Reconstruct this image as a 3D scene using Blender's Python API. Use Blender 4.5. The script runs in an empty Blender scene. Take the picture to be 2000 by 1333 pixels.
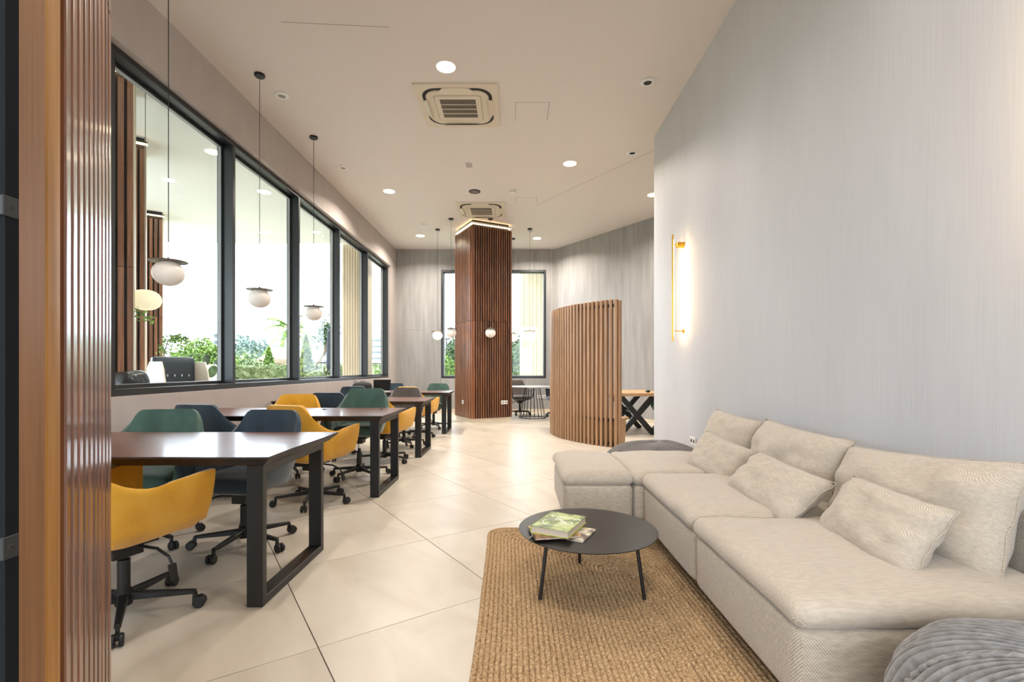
import bpy, bmesh, math, random
from mathutils import Vector, Matrix, noise
random.seed(7)
SC = bpy.context.scene
COL = SC.collection
PI = math.pi
# ------------------------------------------------------------------ camera, world, exposure
CAMH = 1.175
cam_d = bpy.data.cameras.new('camera'); cam = bpy.data.objects.new('camera', cam_d); COL.objects.link(cam)
cam.location = (0, 0, CAMH); cam.rotation_euler = (PI/2, 0, 0)
cam_d.sensor_width = 36; cam_d.lens = 17.01; cam_d.shift_x = -0.003; cam_d.shift_y = 0.02725
cam_d.clip_start = 0.05; cam_d.clip_end = 900
SC.camera = cam
w = bpy.data.worlds.new('world'); SC.world = w; w.use_nodes = True
bg = w.node_tree.nodes['Background']; bg.inputs[0].default_value = (0.80, 0.89, 1.0, 1); bg.inputs[1].default_value = 7.5
sun_d = bpy.data.lights.new('sun', 'SUN'); sun_d.energy = 4.0; sun_d.angle = 0.03; sun_d.color = (1, .95, .86)
sun = bpy.data.objects.new('sun', sun_d); COL.objects.link(sun); sun.rotation_euler = (0, math.radians(-32), math.radians(8))
SC.view_settings.view_transform = 'Standard'; SC.view_settings.look = 'None'
SC.view_settings.exposure = 0.3; SC.view_settings.gamma = 1.0; SC.view_settings.use_curve_mapping = False
LIT = 1.0   # strength of the interior lamps

H = 4.44; XL = -3.25; XR = 1.956; YB = 13.2
# ------------------------------------------------------------------ materials
def lin(c):
    o = []
    for v in c[:3]:
        v = v/255.0
        o.append(v/12.92 if v <= 0.04045 else ((v+0.055)/1.055)**2.4)
    return (o[0], o[1], o[2], 1)
def newmat(name):
    m = bpy.data.materials.new(name); m.use_nodes = True
    return m, m.node_tree.nodes, m.node_tree.links, m.node_tree.nodes['Principled BSDF']
def flat(name, c, rough=.5, metal=0, spec=.5, coat=0, emit=None, es=0, bump=0, bscale=60, sheen=0):
    m, N, L, b = newmat(name)
    b.inputs['Base Color'].default_value = lin(c); b.inputs['Roughness'].default_value = rough
    b.inputs['Metallic'].default_value = metal; b.inputs['Specular IOR Level'].default_value = spec
    b.inputs['Coat Weight'].default_value = coat; b.inputs['Sheen Weight'].default_value = sheen
    if emit: b.inputs['Emission Color'].default_value = lin(emit); b.inputs['Emission Strength'].default_value = es
    if bump:
        t = N.new('ShaderNodeTexCoord'); n = N.new('ShaderNodeTexNoise'); n.inputs['Scale'].default_value = bscale
        bp = N.new('ShaderNodeBump'); bp.inputs['Strength'].default_value = bump; bp.inputs['Distance'].default_value = .01
        L.new(t.outputs['Object'], n.inputs['Vector']); L.new(n.outputs['Fac'], bp.inputs['Height']); L.new(bp.outputs[0], b.inputs['Normal'])
    return m
def ramp(N, stops):
    r = N.new('ShaderNodeValToRGB'); e = r.color_ramp.elements
    while len(e) < len(stops): e.new(.5)
    for i, (p, c) in enumerate(stops): e[i].position = p; e[i].color = lin(c)
    return r
def noisy(name, stops, scale=(1, 1, 1), nscale=5, rough=.5, detail=6, coat=0, spec=.5, bump=0, coord='Object', rnd=0, sheen=0, scale2=None, stops2=None, mixf=.5, dist=0, crough=.1, bdist=.01, wavebump=None):
    """layered stretched noise colour; rnd = brightness spread between alike pieces"""
    m, N, L, b = newmat(name)
    t = N.new('ShaderNodeTexCoord'); mp = N.new('ShaderNodeMapping'); mp.inputs['Scale'].default_value = scale
    L.new(t.outputs[coord] if coord != 'World' else N.new('ShaderNodeNewGeometry').outputs['Position'], mp.inputs[0])
    src = mp.outputs[0]
    if rnd:
        oi = N.new('ShaderNodeObjectInfo'); ad = N.new('ShaderNodeVectorMath'); ad.operation = 'ADD'
        mu = N.new('ShaderNodeMath'); mu.operation = 'MULTIPLY'; mu.inputs[1].default_value = 37
        L.new(oi.outputs['Random'], mu.inputs[0]); L.new(src, ad.inputs[0]); L.new(mu.outputs[0], ad.inputs[1]); src = ad.outputs[0]
    n = N.new('ShaderNodeTexNoise'); n.inputs['Scale'].default_value = nscale; n.inputs['Detail'].default_value = detail; n.inputs['Distortion'].default_value = dist
    L.new(src, n.inputs['Vector'])
    r = ramp(N, stops); L.new(n.outputs['Fac'], r.inputs[0]); col = r.outputs[0]
    if stops2:
        mp2 = N.new('ShaderNodeMapping'); mp2.inputs['Scale'].default_value = scale2
        L.new(t.outputs['Object'] if coord != 'World' else N.new('ShaderNodeNewGeometry').outputs['Position'], mp2.inputs[0])
        n2 = N.new('ShaderNodeTexNoise'); n2.inputs['Scale'].default_value = 1; n2.inputs['Detail'].default_value = 4; L.new(mp2.outputs[0], n2.inputs['Vector'])
        r2 = ramp(N, stops2); L.new(n2.outputs['Fac'], r2.inputs[0])
        mx = N.new('ShaderNodeMixRGB'); mx.inputs[0].default_value = mixf; L.new(col, mx.inputs[1]); L.new(r2.outputs[0], mx.inputs[2]); col = mx.outputs[0]
    if rnd:
        hs = N.new('ShaderNodeHueSaturation'); mr = N.new('ShaderNodeMapRange'); mr.inputs[3].default_value = 1-rnd; mr.inputs[4].default_value = 1+rnd
        L.new(oi.outputs['Random'], mr.inputs[0]); L.new(mr.outputs[0], hs.inputs['Value']); L.new(col, hs.inputs['Color']); col = hs.outputs[0]
    L.new(col, b.inputs['Base Color'])
    b.inputs['Roughness'].default_value = rough; b.inputs['Coat Weight'].default_value = coat; b.inputs['Coat Roughness'].default_value = crough
    b.inputs['Specular IOR Level'].default_value = spec; b.inputs['Sheen Weight'].default_value = sheen
    if bump:
        bp = N.new('ShaderNodeBump'); bp.inputs['Strength'].default_value = bump; bp.inputs['Distance'].default_value = bdist
        L.new(n.outputs['Fac'], bp.inputs['Height']); L.new(bp.outputs[0], b.inputs['Normal'])
    return m
def fabric(name, c1, c2, scale=260, direction=(1, 1, .7), rough=.9, contrast=.5, bump=.3):
    """woven twill: fine diagonal threads + slub noise"""
    m, N, L, b = newmat(name)
    t = N.new('ShaderNodeTexCoord'); 
    mp = N.new('ShaderNodeMapping'); mp.inputs['Scale'].default_value = direction; L.new(t.outputs['Object'], mp.inputs[0])
    wv = N.new('ShaderNodeTexWave'); wv.wave_type = 'BANDS'; wv.bands_direction = 'DIAGONAL'; wv.inputs['Scale'].default_value = scale/4
    wv.inputs['Distortion'].default_value = 1.2; wv.inputs['Detail'].default_value = 2; wv.inputs['Detail Scale'].default_value = 3
    L.new(mp.outputs[0], wv.inputs['Vector'])
    n = N.new('ShaderNodeTexNoise'); n.inputs['Scale'].default_value = 24; n.inputs['Detail'].default_value = 8
    mp2 = N.new('ShaderNodeMapping'); mp2.inputs['Scale'].default_value = (1, 5, 4); L.new(t.outputs['Object'], mp2.inputs[0]); L.new(mp2.outputs[0], n.inputs['Vector'])
    mx = N.new('ShaderNodeMix'); mx.inputs[0].default_value = .62; L.new(wv.outputs['Fac'], mx.inputs[2]); L.new(n.outputs['Fac'], mx.inputs[3])
    r = ramp(N, [(.5-contrast/2, c2), (.5+contrast/2, c1)]); L.new(mx.outputs[0], r.inputs[0]); L.new(r.outputs[0], b.inputs['Base Color'])
    b.inputs['Roughness'].default_value = rough; b.inputs['Specular IOR Level'].default_value = .15; b.inputs['Sheen Weight'].default_value = .25
    bp = N.new('ShaderNodeBump'); bp.inputs['Strength'].default_value = bump; bp.inputs['Distance'].default_value = .002
    L.new(mx.outputs[0], bp.inputs['Height']); L.new(bp.outputs[0], b.inputs['Normal'])
    return m
def glassmat(name, tint=(246, 249, 249), refl=.9):
    m, N, L, b = newmat(name); N.remove(b)
    out = N['Material Output']; tr = N.new('ShaderNodeBsdfTransparent'); tr.inputs[0].default_value = lin(tint)
    gl = N.new('ShaderNodeBsdfGlossy'); gl.inputs['Roughness'].default_value = .01
    lw = N.new('ShaderNodeLayerWeight'); lw.inputs[0].default_value = .5; pw = N.new('ShaderNodeMath'); pw.operation = 'POWER'; pw.inputs[1].default_value = 5.5
    fr = N.new('ShaderNodeMapRange'); fr.inputs[3].default_value = .018; fr.inputs[4].default_value = .4; mx = N.new('ShaderNodeMixShader')
    L.new(lw.outputs['Facing'], pw.inputs[0]); L.new(pw.outputs[0], fr.inputs[0])
    L.new(fr.outputs[0], mx.inputs[0]); L.new(tr.outputs[0], mx.inputs[1]); L.new(gl.outputs[0], mx.inputs[2]); L.new(mx.outputs[0], out.inputs[0])
    return m
def emis(name, c, s):
    m, N, L, b = newmat(name); N.remove(b); e = N.new('ShaderNodeEmission'); e.inputs[0].default_value = lin(c); e.inputs[1].default_value = s
    L.new(e.outputs[0], N['Material Output'].inputs[0]); return m

M = {}
M['right_wall'] = noisy('grey_lilac_streaked_plaster', [(.25, (180, 180, 183)), (.5, (191, 191, 194)), (.75, (200, 200, 203))], (0.1, 60, .6), 4, rough=.55, spec=.3, detail=8,
                        scale2=(0, .9, .35), stops2=[(.3, (176, 176, 179)), (.7, (208, 208, 211))], mixf=.45, coord='World')
M['left_wall'] = noisy('warm_grey_plaster', [(.3, (180, 171, 167)), (.7, (187, 178, 174))], (1, 3, .8), 2, rough=.6, spec=.3, coord='World')
M['far_wall'] = noisy('grey_concrete_wallpaper', [(.25, (138, 137, 136)), (.5, (158, 157, 156)), (.75, (178, 177, 176))], (5, 5, .5), 2, rough=.5, spec=.35, detail=9, dist=.4,
                      scale2=(.8, .8, .3), stops2=[(.3, (128, 127, 126)), (.7, (182, 181, 180))], mixf=.45, coord='World')
M['ceiling'] = flat('matt_warm_white_paint', (220, 212, 206), .85, spec=.2)
M['terrace_ceiling'] = flat('terrace_soffit_paint', (226, 226, 220), .8, spec=.2)
M['tile'] = noisy('cream_stone_tile', [(.25, (194, 184, 169)), (.5, (206, 197, 183)), (.8, (216, 208, 196))], (1, 2.2, 1), 1.6, rough=.33, detail=8, rnd=.025, coat=.0, spec=.45, dist=.8)
M['grout'] = flat('dark_grout', (105, 92, 78), .9)
M['skirt'] = noisy('cream_stone_skirting', [(.3, (214, 200, 178)), (.7, (226, 214, 194))], (1, 1, 1), 3, rough=.4)
M['slat'] = noisy('varnished_red_brown_wood', [(.2, (92, 56, 37)), (.5, (132, 84, 57)), (.8, (162, 110, 76))], (14, 14, .7), 3, rough=.3, rnd=.28, coat=.7, crough=.16, detail=7)
M['edge_wood'] = noisy('varnished_honey_wood', [(.25, (134, 92, 42)), (.5, (162, 115, 56)), (.8, (186, 138, 76))], (8, 8, .8), 3, rough=.6, spec=.2, detail=8)
M['board_wood'] = noisy('brown_wood_board', [(.25, (116, 80, 50)), (.5, (138, 97, 62)), (.8, (156, 112, 74))], (8, 8, .7), 3, rough=.65, spec=.2, detail=8)
M['core'] = flat('dark_backing_board', (22, 14, 12), .8)
M['oak'] = noisy('light_brown_slat_wood', [(.2, (140, 104, 74)), (.5, (166, 128, 94)), (.8, (188, 150, 115))], (16, 16, .8), 3, rough=.45, rnd=.12, detail=7, coat=.1, crough=.3)
M['oak_flat'] = noisy('oak_board', [(.2, (158, 120, 82)), (.5, (182, 144, 104)), (.8, (200, 164, 124))], (3, 14, 10), 2, rough=.45, detail=8)
M['table_wood'] = noisy('dark_red_lacquered_wood', [(.2, (66, 34, 26)), (.5, (104, 60, 44)), (.8, (138, 88, 66))], (.8, 13, 4), 2.2, rough=.32, detail=9, coat=.22, crough=.1, dist=.6, bump=.1, spec=.4)
M['table_edge'] = noisy('dark_charred_edge', [(.3, (34, 28, 27)), (.7, (54, 44, 41))], (2, 9, 9), 3, rough=.45)
M['black_metal'] = flat('black_powder_coated_steel', (20, 20, 21), .42, spec=.5)
M['frame'] = flat('anthracite_aluminium', (34, 38, 43), .34, metal=.0, spec=.6)
M['bead'] = flat('pale_glazing_bead', (150, 156, 158), .3)
M['plastic'] = flat('black_plastic', (24, 24, 25), .45)
M['chrome'] = flat('chrome', (210, 210, 212), .12, metal=1)
def velvet(name, a, b_, c): return noisy(name, [(.2, a), (.5, b_), (.85, c)], (3, 3, 2), 1.6, rough=.75, detail=6, sheen=.5, spec=.15, dist=.5, rnd=.03)
M['yellow'] = velvet('mustard_velvet', (196, 138, 30), (220, 162, 44), (234, 182, 74))
M['navy'] = velvet('navy_velvet', (32, 46, 58), (46, 63, 78), (64, 84, 99))
M['green'] = velvet('green_velvet', (50, 74, 68), (70, 98, 88), (96, 124, 112))
M['taupe'] = velvet('taupe_velvet', (74, 68, 64), (92, 86, 82), (108, 102, 97))
M['dark_navy'] = velvet('dark_navy_velvet', (28, 32, 40), (36, 42, 52), (48, 56, 66))
M['globe'] = flat('frosted_opal_glass', (226, 222, 216), .35, emit=(255, 236, 214), es=.12)
M['globe_lit'] = flat('lit_opal_glass', (240, 232, 220), .35, emit=(255, 222, 176), es=1.5)
M['brass_disc'] = flat('brushed_bronze', (120, 108, 98), .35, metal=.8)
M['brass'] = flat('brushed_brass', (222, 168, 66), .28, metal=1)
M['lampwhite'] = emis('warm_lamp_diffuser', (255, 232, 196), 14)
M['led'] = emis('warm_led_strip', (255, 214, 150), 26)
M['led_cove'] = emis('warm_cove_led', (255, 214, 160), 9)
M['ac'] = flat('ivory_plastic', (214, 203, 184), .45)
M['dark'] = flat('dark_void', (52, 48, 46), .8)
M['white'] = flat('white_plastic', (228, 226, 222), .4)
M['sofa'] = fabric('beige_grey_twill', (200, 189, 173), (136, 125, 112), 300, contrast=.7)
M['sofa_cushion'] = fabric('beige_grey_slub_weave', (206, 195, 180), (150, 139, 125), 420, (1, 1.1, .8), contrast=.8)
M['cord'] = noisy('grey_corduroy', [(.3, (104, 103, 104)), (.7, (140, 139, 140))], (1, 1, 1), 40, rough=.9, sheen=.5, spec=.1, bump=.2, bdist=.003)
M['cord_dark'] = noisy('dark_grey_corduroy', [(.3, (84, 80, 78)), (.7, (112, 107, 104))], (1, 1, 1), 40, rough=.9, sheen=.4, spec=.1)
M['jute'] = noisy('braided_jute', [(.32, (112, 86, 60)), (.5, (182, 150, 112)), (.68, (226, 198, 158))], (1, 1, 1), 75, rough=.95, detail=4, spec=.1, bump=1, bdist=.012,
                  scale2=(3, 1.2, 1), stops2=[(.3, (160, 134, 102)), (.7, (200, 172, 136))], mixf=.45)
M['tabletop_black'] = flat('dark_satin_tabletop', (26, 25, 25), .3, spec=.22)
M['glass'] = glassmat('window_glass')
M['paper'] = flat('paper_edge', (196, 182, 164), .8)
M['foliage'] = noisy('bright_green_leaves', [(.3, (66, 94, 34)), (.5, (112, 142, 56)), (.7, (166, 186, 96))], (1, 1, 1), 4, rough=.6)
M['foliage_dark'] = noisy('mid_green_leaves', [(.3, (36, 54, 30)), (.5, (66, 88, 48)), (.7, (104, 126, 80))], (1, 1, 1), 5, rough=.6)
M['foliage_pale'] = noisy('pale_hedge_leaves', [(.3, (84, 104, 62)), (.5, (136, 152, 104)), (.7, (190, 200, 160))], (1, 1, 1), 8, rough=.6)
M['foliage_blue'] = noisy('blue_green_leaves', [(.3, (76, 94, 86)), (.5, (104, 124, 114)), (.7, (140, 158, 146))], (1, 1, 1), 5, rough=.6)
M['bark'] = noisy('bark', [(.3, (96, 80, 66)), (.7, (136, 118, 100))], (4, 4, 1), 5, rough=.9)
M['thatch'] = noisy('dry_thatch', [(.3, (120, 104, 84)), (.7, (168, 150, 126))], (6, 6, 1), 6, rough=.95)
M['pole'] = flat('honey_wood_pole', (190, 140, 60), .6)
M['siding'] = noisy('beige_siding', [(.3, (196, 178, 152)), (.7, (212, 194, 168))], (20, 20, .4), 2, rough=.6)
M['building'] = flat('white_render', (226, 228, 230), .8)
M['bglass'] = flat('grey_building_glass', (136, 140, 148), .4)  # even grey tone of the far window glass
M['paving'] = noisy('pale_paving', [(.3, (206, 202, 196)), (.7, (220, 217, 212))], (1, 1, 1), 1, rough=.8)
M['grass'] = noisy('lawn', [(.3, (150, 152, 128)), (.7, (170, 170, 146))], (1, 1, 1), 3, rough=.9)
M['book_green'] = noisy('green_photo_cover', [(.32, (72, 92, 62)), (.48, (120, 140, 84)), (.58, (172, 188, 118)), (.75, (196, 204, 150))], (1, 1, 1), 16, rough=.35, detail=3)
M['book_lime'] = flat('lime_cover_edge', (176, 190, 72), .4)
M['book_brown'] = noisy('brown_photo_cover', [(.35, (92, 68, 52)), (.5, (142, 108, 76)), (.65, (200, 160, 104))], (1, 1, 1), 22, rough=.3, detail=2)
M['book_food'] = noisy('food_photo_cover', [(.36, (84, 64, 50)), (.47, (168, 160, 150)), (.56, (222, 214, 190)), (.68, (186, 158, 70))], (1, 1, 1), 14, rough=.3, detail=2)
M['ink'] = flat('white_print', (238, 240, 232), .5)
M['bagplastic'] = flat('black_wrap', (26, 28, 32), .3, bump=.8, bscale=12)
M['terrace_white'] = flat('pale_wood_panel', (214, 204, 190), .5)
M['black_leather'] = flat('dark_blue_leather', (44, 54, 66), .35)
M['shade_lit'] = flat('pale_fabric_shade', (236, 230, 204), .7, emit=(255, 240, 200), es=.6)
M['screen'] = flat('black_display', (12, 12, 14), .12)

# ------------------------------------------------------------------ object helpers
def link(name, me, mat=None, parent=None, loc=None, rotz=0, smooth=False):
    o = bpy.data.objects.new(name, me); COL.objects.link(o)
    if mat is not None and len(me.materials) == 0:
        for mm in (mat if isinstance(mat, (list, tuple)) else [mat]): me.materials.append(mm)
    if parent is not None: o.parent = parent
    if loc is not None: o.location = loc
    if rotz: o.rotation_euler = (0, 0, rotz)
    if smooth: me.shade_smooth()
    return o
def tag(o, label, cat, group=None, kind=None):
    o['label'] = label; o['category'] = cat
    if group: o['group'] = group
    if kind: o['kind'] = kind
    return o
def empty(name, loc=(0, 0, 0), rotz=0):
    o = bpy.data.objects.new(name, None); COL.objects.link(o); o.location = loc; o.rotation_euler = (0, 0, rotz); o.empty_display_size = .1
    return o
def struct(o): o['kind'] = 'structure'; return o
def copy_tree(o, parent=None):
    c = o.copy(); COL.objects.link(c)
    if parent is not None: c.parent = parent
    for ch in list(o.children): copy_tree(ch, c)
    return c
class MB:
    def __init__(s): s.v = []; s.f = []; s.mi = []; s.cm = 0
    def add(s, vs, fs):
        b = len(s.v); s.v += [tuple(p) for p in vs]
        for f in fs: s.f.append([b+i for i in f]); s.mi.append(s.cm)
        return s
    def box(s, x0, x1, y0, y1, z0, z1, T=None):
        vs = [Vector(p) for p in ((x0,y0,z0),(x1,y0,z0),(x1,y1,z0),(x0,y1,z0),(x0,y0,z1),(x1,y0,z1),(x1,y1,z1),(x0,y1,z1))]
        if T is not None: vs = [T @ p for p in vs]
        return s.add(vs, [(0,3,2,1),(4,5,6,7),(0,1,5,4),(1,2,6,5),(2,3,7,6),(3,0,4,7)])
    def prism(s, pts, z0, z1, T=None):
        n = len(pts); vs = [Vector((p[0],p[1],z0)) for p in pts]+[Vector((p[0],p[1],z1)) for p in pts]
        if T is not None: vs = [T @ p for p in vs]
        return s.add(vs, [tuple(range(n-1,-1,-1)), tuple(range(n,2*n))]+[(i,(i+1)%n,n+(i+1)%n,n+i) for i in range(n)])
    def lathe(s, prof, n=24, c=(0,0,0), T=None, sx=1, sy=1, cap=True):
        vs = []; fs = []; k = len(prof)
        for r, z in prof:
            for i in range(n):
                a = 2*PI*i/n; p = Vector((c[0]+r*math.cos(a)*sx, c[1]+r*math.sin(a)*sy, c[2]+z)); vs.append(T @ p if T is not None else p)
        for j in range(k-1):
            for i in range(n): fs.append((j*n+i, j*n+(i+1)%n, (j+1)*n+(i+1)%n, (j+1)*n+i))
        if cap: fs.append(tuple(range(n-1,-1,-1))); fs.append(tuple((k-1)*n+i for i in range(n)))
        return s.add(vs, fs)
    def tube(s, pts, r, n=8, closed=False):
        pts = [Vector(p) for p in pts]; m = len(pts); vs = []; fs = []
        rr = r if isinstance(r, (list, tuple)) else [r]*m
        up = None
        for i, p in enumerate(pts):
            if closed: d = pts[(i+1)%m]-pts[i-1]
            else: d = pts[min(i+1,m-1)]-pts[max(i-1,0)]
            d.normalize()
            if up is None: up = Vector((0,0,1)) if abs(d.z) < .9 else Vector((1,0,0))
            a = d.cross(up); 
            if a.length < 1e-4: a = d.cross(Vector((1,0,0)))
            a.normalize(); b = a.cross(d).normalized(); up = b
            for k in range(n):
                t = 2*PI*k/n; vs.append(p + (a*math.cos(t)+b*math.sin(t))*rr[i])
        for i in range(m if closed else m-1):
            j = (i+1)%m
            for k in range(n): fs.append((i*n+k, i*n+(k+1)%n, j*n+(k+1)%n, j*n+k))
        if not closed: fs.append(tuple(range(n-1,-1,-1))); fs.append(tuple((m-1)*n+k for k in range(n)))
        return s.add(vs, fs)
    def bar(s, a, b, wx, wy, wx2=None, wy2=None):
        a = Vector(a); b = Vector(b); d = (b-a).normalized(); up = Vector((0,0,1)) if abs(d.z) < .95 else Vector((0,1,0))
        x = d.cross(up).normalized(); y = x.cross(d).normalized(); vs = []
        for p, u, v in ((a,wx,wy),(b,wx2 or wx,wy2 or wy)):
            for i, j in ((-1,-1),(1,-1),(1,1),(-1,1)): vs.append(p+x*(i*u/2)+y*(j*v/2))
        return s.add(vs, [(3,2,1,0),(4,5,6,7),(0,1,5,4),(1,2,6,5),(2,3,7,6),(3,0,4,7)])
    def mesh(s, name, mats=None):
        me = bpy.data.meshes.new(name); me.from_pydata(s.v, [], s.f)
        bm = bmesh.new(); bm.from_mesh(me); bmesh.ops.recalc_face_normals(bm, faces=bm.faces); bm.to_mesh(me); bm.free()
        if mats: 
            for m in mats: me.materials.append(m)
            me.polygons.foreach_set('material_index', s.mi)
        me.update(); return me
    def obj(s, name, mat, parent=None, loc=None, rotz=0, smooth=False, bevel=0, seg=2):
        mats = mat if isinstance(mat, (list, tuple)) else [mat]
        me = s.mesh(name, mats)
        if bevel:
            bm = bmesh.new(); bm.from_mesh(me)
            ed = [e for e in bm.edges if len(e.link_faces) == 2 and e.calc_face_angle(0) > .5]
            bmesh.ops.bevel(bm, geom=ed, offset=bevel, segments=seg, profile=.7, affect='EDGES'); bm.to_mesh(me); bm.free()
        o = link(name, me, None, parent, loc, rotz)
        if smooth: me.shade_smooth()
        elif bevel: me.shade_auto_smooth(angle=.6) if hasattr(me, 'shade_auto_smooth') else None
        return o
def softbox(w, d, h, r, n=12, puff=.02, wr=0.0, seed=0, puffb=0.0):
    a = Vector((w/2, d/2, h/2)); verts = {}; V = []; F = []
    def g(i, half, rr):
        t = i/n*2-1
        e = math.copysign(abs(t)**.75 if abs(t) > 0 else 0, t)
        return e
    def vert(p):
        q = Vector((p[0]*a.x, p[1]*a.y, p[2]*a.z)); inn = [max(a[k]-r, 0) for k in range(3)]
        c = Vector([max(-inn[k], min(inn[k], q[k])) for k in range(3)]); dd = q-c
        if dd.length > 1e-9: q = c+dd.normalized()*r
        fx = 1-(q.x/a.x)**2; fy = 1-(q.y/a.y)**2; fz = 1-(q.z/a.z)**2
        k = max(fx, 0)**.5*max(fy, 0)**.5
        if q.z > 0: q.z += puff*k*min(1, q.z/a.z)
        else: q.z -= puffb*k
        q.x *= 1+puff*.25*fz; q.y *= 1+puff*.25*fz
        if wr:
            nn = noise.noise(Vector((q.x*4+seed*7, q.y*4, q.z*3)))+.5*noise.noise(Vector((q.x*11+seed, q.y*5, q.z*8)))
            if q.z > -a.z*.2: q.z += nn*wr
            else: q.z += nn*wr*.2
            q.x += noise.noise(Vector((q.y*6, seed, q.z*6)))*wr*.6
            q.y += noise.noise(Vector((q.x*6, q.z*6, seed)))*wr*.6
        key = (round(p[0],5), round(p[1],5), round(p[2],5))
        if key not in verts: verts[key] = len(V); V.append(q)
        return verts[key]
    for ax in range(3):
        for sg in (-1, 1):
            for i in range(n):
                for j in range(n):
                    f = []
                    for di, dj in ((0,0),(1,0),(1,1),(0,1)):
                        p = [0,0,0]; p[ax] = sg; p[(ax+1)%3] = g(i+di,0,0); p[(ax+2)%3] = g(j+dj,0,0); f.append(vert(p))
                    F.append(f if sg > 0 else f[::-1])
    return MB().add(V, F)
def pillow(w, h, t, n=20, seed=0, slump=0.0, ear=.06):
    """scatter cushion: local x width, y height, z thickness"""
    V = []; F = []; idx = {}
    for side in (1, -1):
        for i in range(n+1):
            for j in range(n+1):
                s = -1+2*i/n; q = -1+2*j/n
                edge = i in (0, n) or j in (0, n)
                if edge and (i, j) in idx: idx[(side, i, j)] = idx[(i, j)]; continue
                th = t/2*max(0, 1-abs(s)**3.2)**.55*max(0, 1-abs(q)**3.2)**.55
                x = w/2*s*(1-ear*(1-q*q)); y = h/2*q*(1-ear*(1-s*s))
                nn = noise.noise(Vector((s*2+seed*3.1, q*2, side*2)))+.6*noise.noise(Vector((s*6+seed, q*3, side*5)))
                z = side*(th+nn*t*.11*(0 if edge else min(1, th/t*4)))
                y -= slump*(1-s*s)*max(0, q)
                if edge: z += noise.noise(Vector((s*3+seed, q*3, 0)))*t*.08
                idx[(side, i, j)] = len(V)
                if edge: idx[(i, j)] = len(V)
                V.append((x, y, z))
        for i in range(n):
            for j in range(n):
                f = [idx[(side, i, j)], idx[(side, i+1, j)], idx[(side, i+1, j+1)], idx[(side, i, j+1)]]
                F.append(f if side > 0 else f[::-1])
    return MB().add(V, F), [V[idx[k]] for k in [(i, 0) for i in range(n)]+[(n, j) for j in range(n)]+[(i, n) for i in range(n, 0, -1)]+[(0, j) for j in range(n, 0, -1)]]
def frame_mat(origin, xdir, ydir):
    x = Vector(xdir).normalized(); y = Vector(ydir); y = (y-x*y.dot(x)).normalized(); z = x.cross(y)
    return Matrix(((x.x,y.x,z.x,origin[0]),(x.y,y.y,z.y,origin[1]),(x.z,y.z,z.z,origin[2]),(0,0,0,1)))

# ------------------------------------------------------------------ room shell
A = Vector((-.5625, .8268)); B = Vector((.8268, .5625))            # directions of the tile grid and the slanted walls
AW0 = Vector((1.076, YB)); AW1 = AW0 - A*8.0                       # slanted right wall
YR = -4.2                                                          # wall behind the camera
XRR = AW1.x
fl = struct(MB().box(XL-.3, XRR+.6, YR-.2, YB+.2, -.16, -.012).obj('floor', M['grout']))
ta, tb = .940, .910; g_ = .0022
org = Vector((-.606, 3.329))
tm = MB().box(g_, ta-g_, g_, tb-g_, -.012, 0).obj('tile', M['tile'], fl, bevel=.0012, seg=1)
first = True
ang = math.atan2(A.y, A.x)
for i in range(-12, 16):
    for j in range(-12, 16):
        # local x along A, local y along -B (right-handed turn)
        o2 = org + A*(i*ta) - B*(j*tb)
        yy = [(o2+A*a_-B*b_) for a_ in (0, ta) for b_ in (0, tb)]
        # local +y of a frame turned by ang is (-sin, cos) = -B
        cx_ = sum(p.x for p in yy)/4; cy_ = sum(p.y for p in yy)/4
        if cx_ < XL-.35 or cx_ > XRR+.2 or cy_ < -2.2 or cy_ > YB+.4: continue
        if (Vector((cx_, cy_))-AW0).dot(B) > .5: continue
        if cx_ > 2.9 and cy_ < 6.2: continue
        if first: t = tm; first = False
        else: t = tm.copy(); COL.objects.link(t)
        t.location = (o2.x, o2.y, 0); t.rotation_euler = (0, 0, ang)
outline = [(XL-.25, YR-.2), (XR+.2, YR-.2), (XR+.2, 6.7), (XRR+.3, 6.7), (XRR+.3, AW1.y), (AW0.x+.15, YB+.2), (XL-.25, YB+.2)]
ceil = struct(MB().prism(outline, H, H+.2).obj('ceiling', M['ceiling']))
# fine joints in the ceiling board, as thin darker strips
for (a_, b_) in (((2.06, 7.24), (.43, 9.63)), ((-2.2, 4.55), (-1.2, 4.62))):
    MB().bar((a_[0], a_[1], H-.0005), (b_[0], b_[1], H-.0005), .006, .001).obj('ceiling_joint', flat('joint_grey', (150, 140, 128), .9), ceil)
WZ0, WZ1 = .945, 3.866; WY0, WY1 = 3.80, 12.66
wl = MB(); wl.box(XL-.25, XL, YR, YB, 0, WZ0); wl.box(XL-.25, XL, YR, YB, WZ1, H); wl.box(XL-.25, XL, WY1, YB+.2, WZ0, WZ1); wl.box(XL-.25, XL, -1.2, WY0, WZ0, WZ1); wl.box(XL-.25, XL, YR, -3.6, WZ0, WZ1)
struct(wl.obj('wall_left', M['left_wall']))
BX0, BX1, BZ0, BZ1 = -2.02, .847, .917, 3.88
wb = MB(); wb.box(XL, BX0, YB, YB+.25, 0, H); wb.box(BX1, AW0.x+.18, YB, YB+.25, 0, H); wb.box(BX0, BX1, YB, YB+.25, 0, BZ0); wb.box(BX0, BX1, YB, YB+.25, BZ1, H)
wbo = struct(wb.obj('wall_back', M['far_wall']))
MB().box(-3.03, -2.46, YB-.006, YB+.001, 2.24, 2.78).obj('access_panel', M['far_wall'], wbo, bevel=.003, seg=1)
MB().box(BX0-.014, BX0-.008, YB-.002, YB, 0, BZ0).obj('panel_joint', M['grout'], wbo)
MB().box(.99, 1.0, YB-.002, YB, 0, H).obj('panel_joint', M['left_wall'], wbo)
ws = MB(); n2 = B*.2
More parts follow.
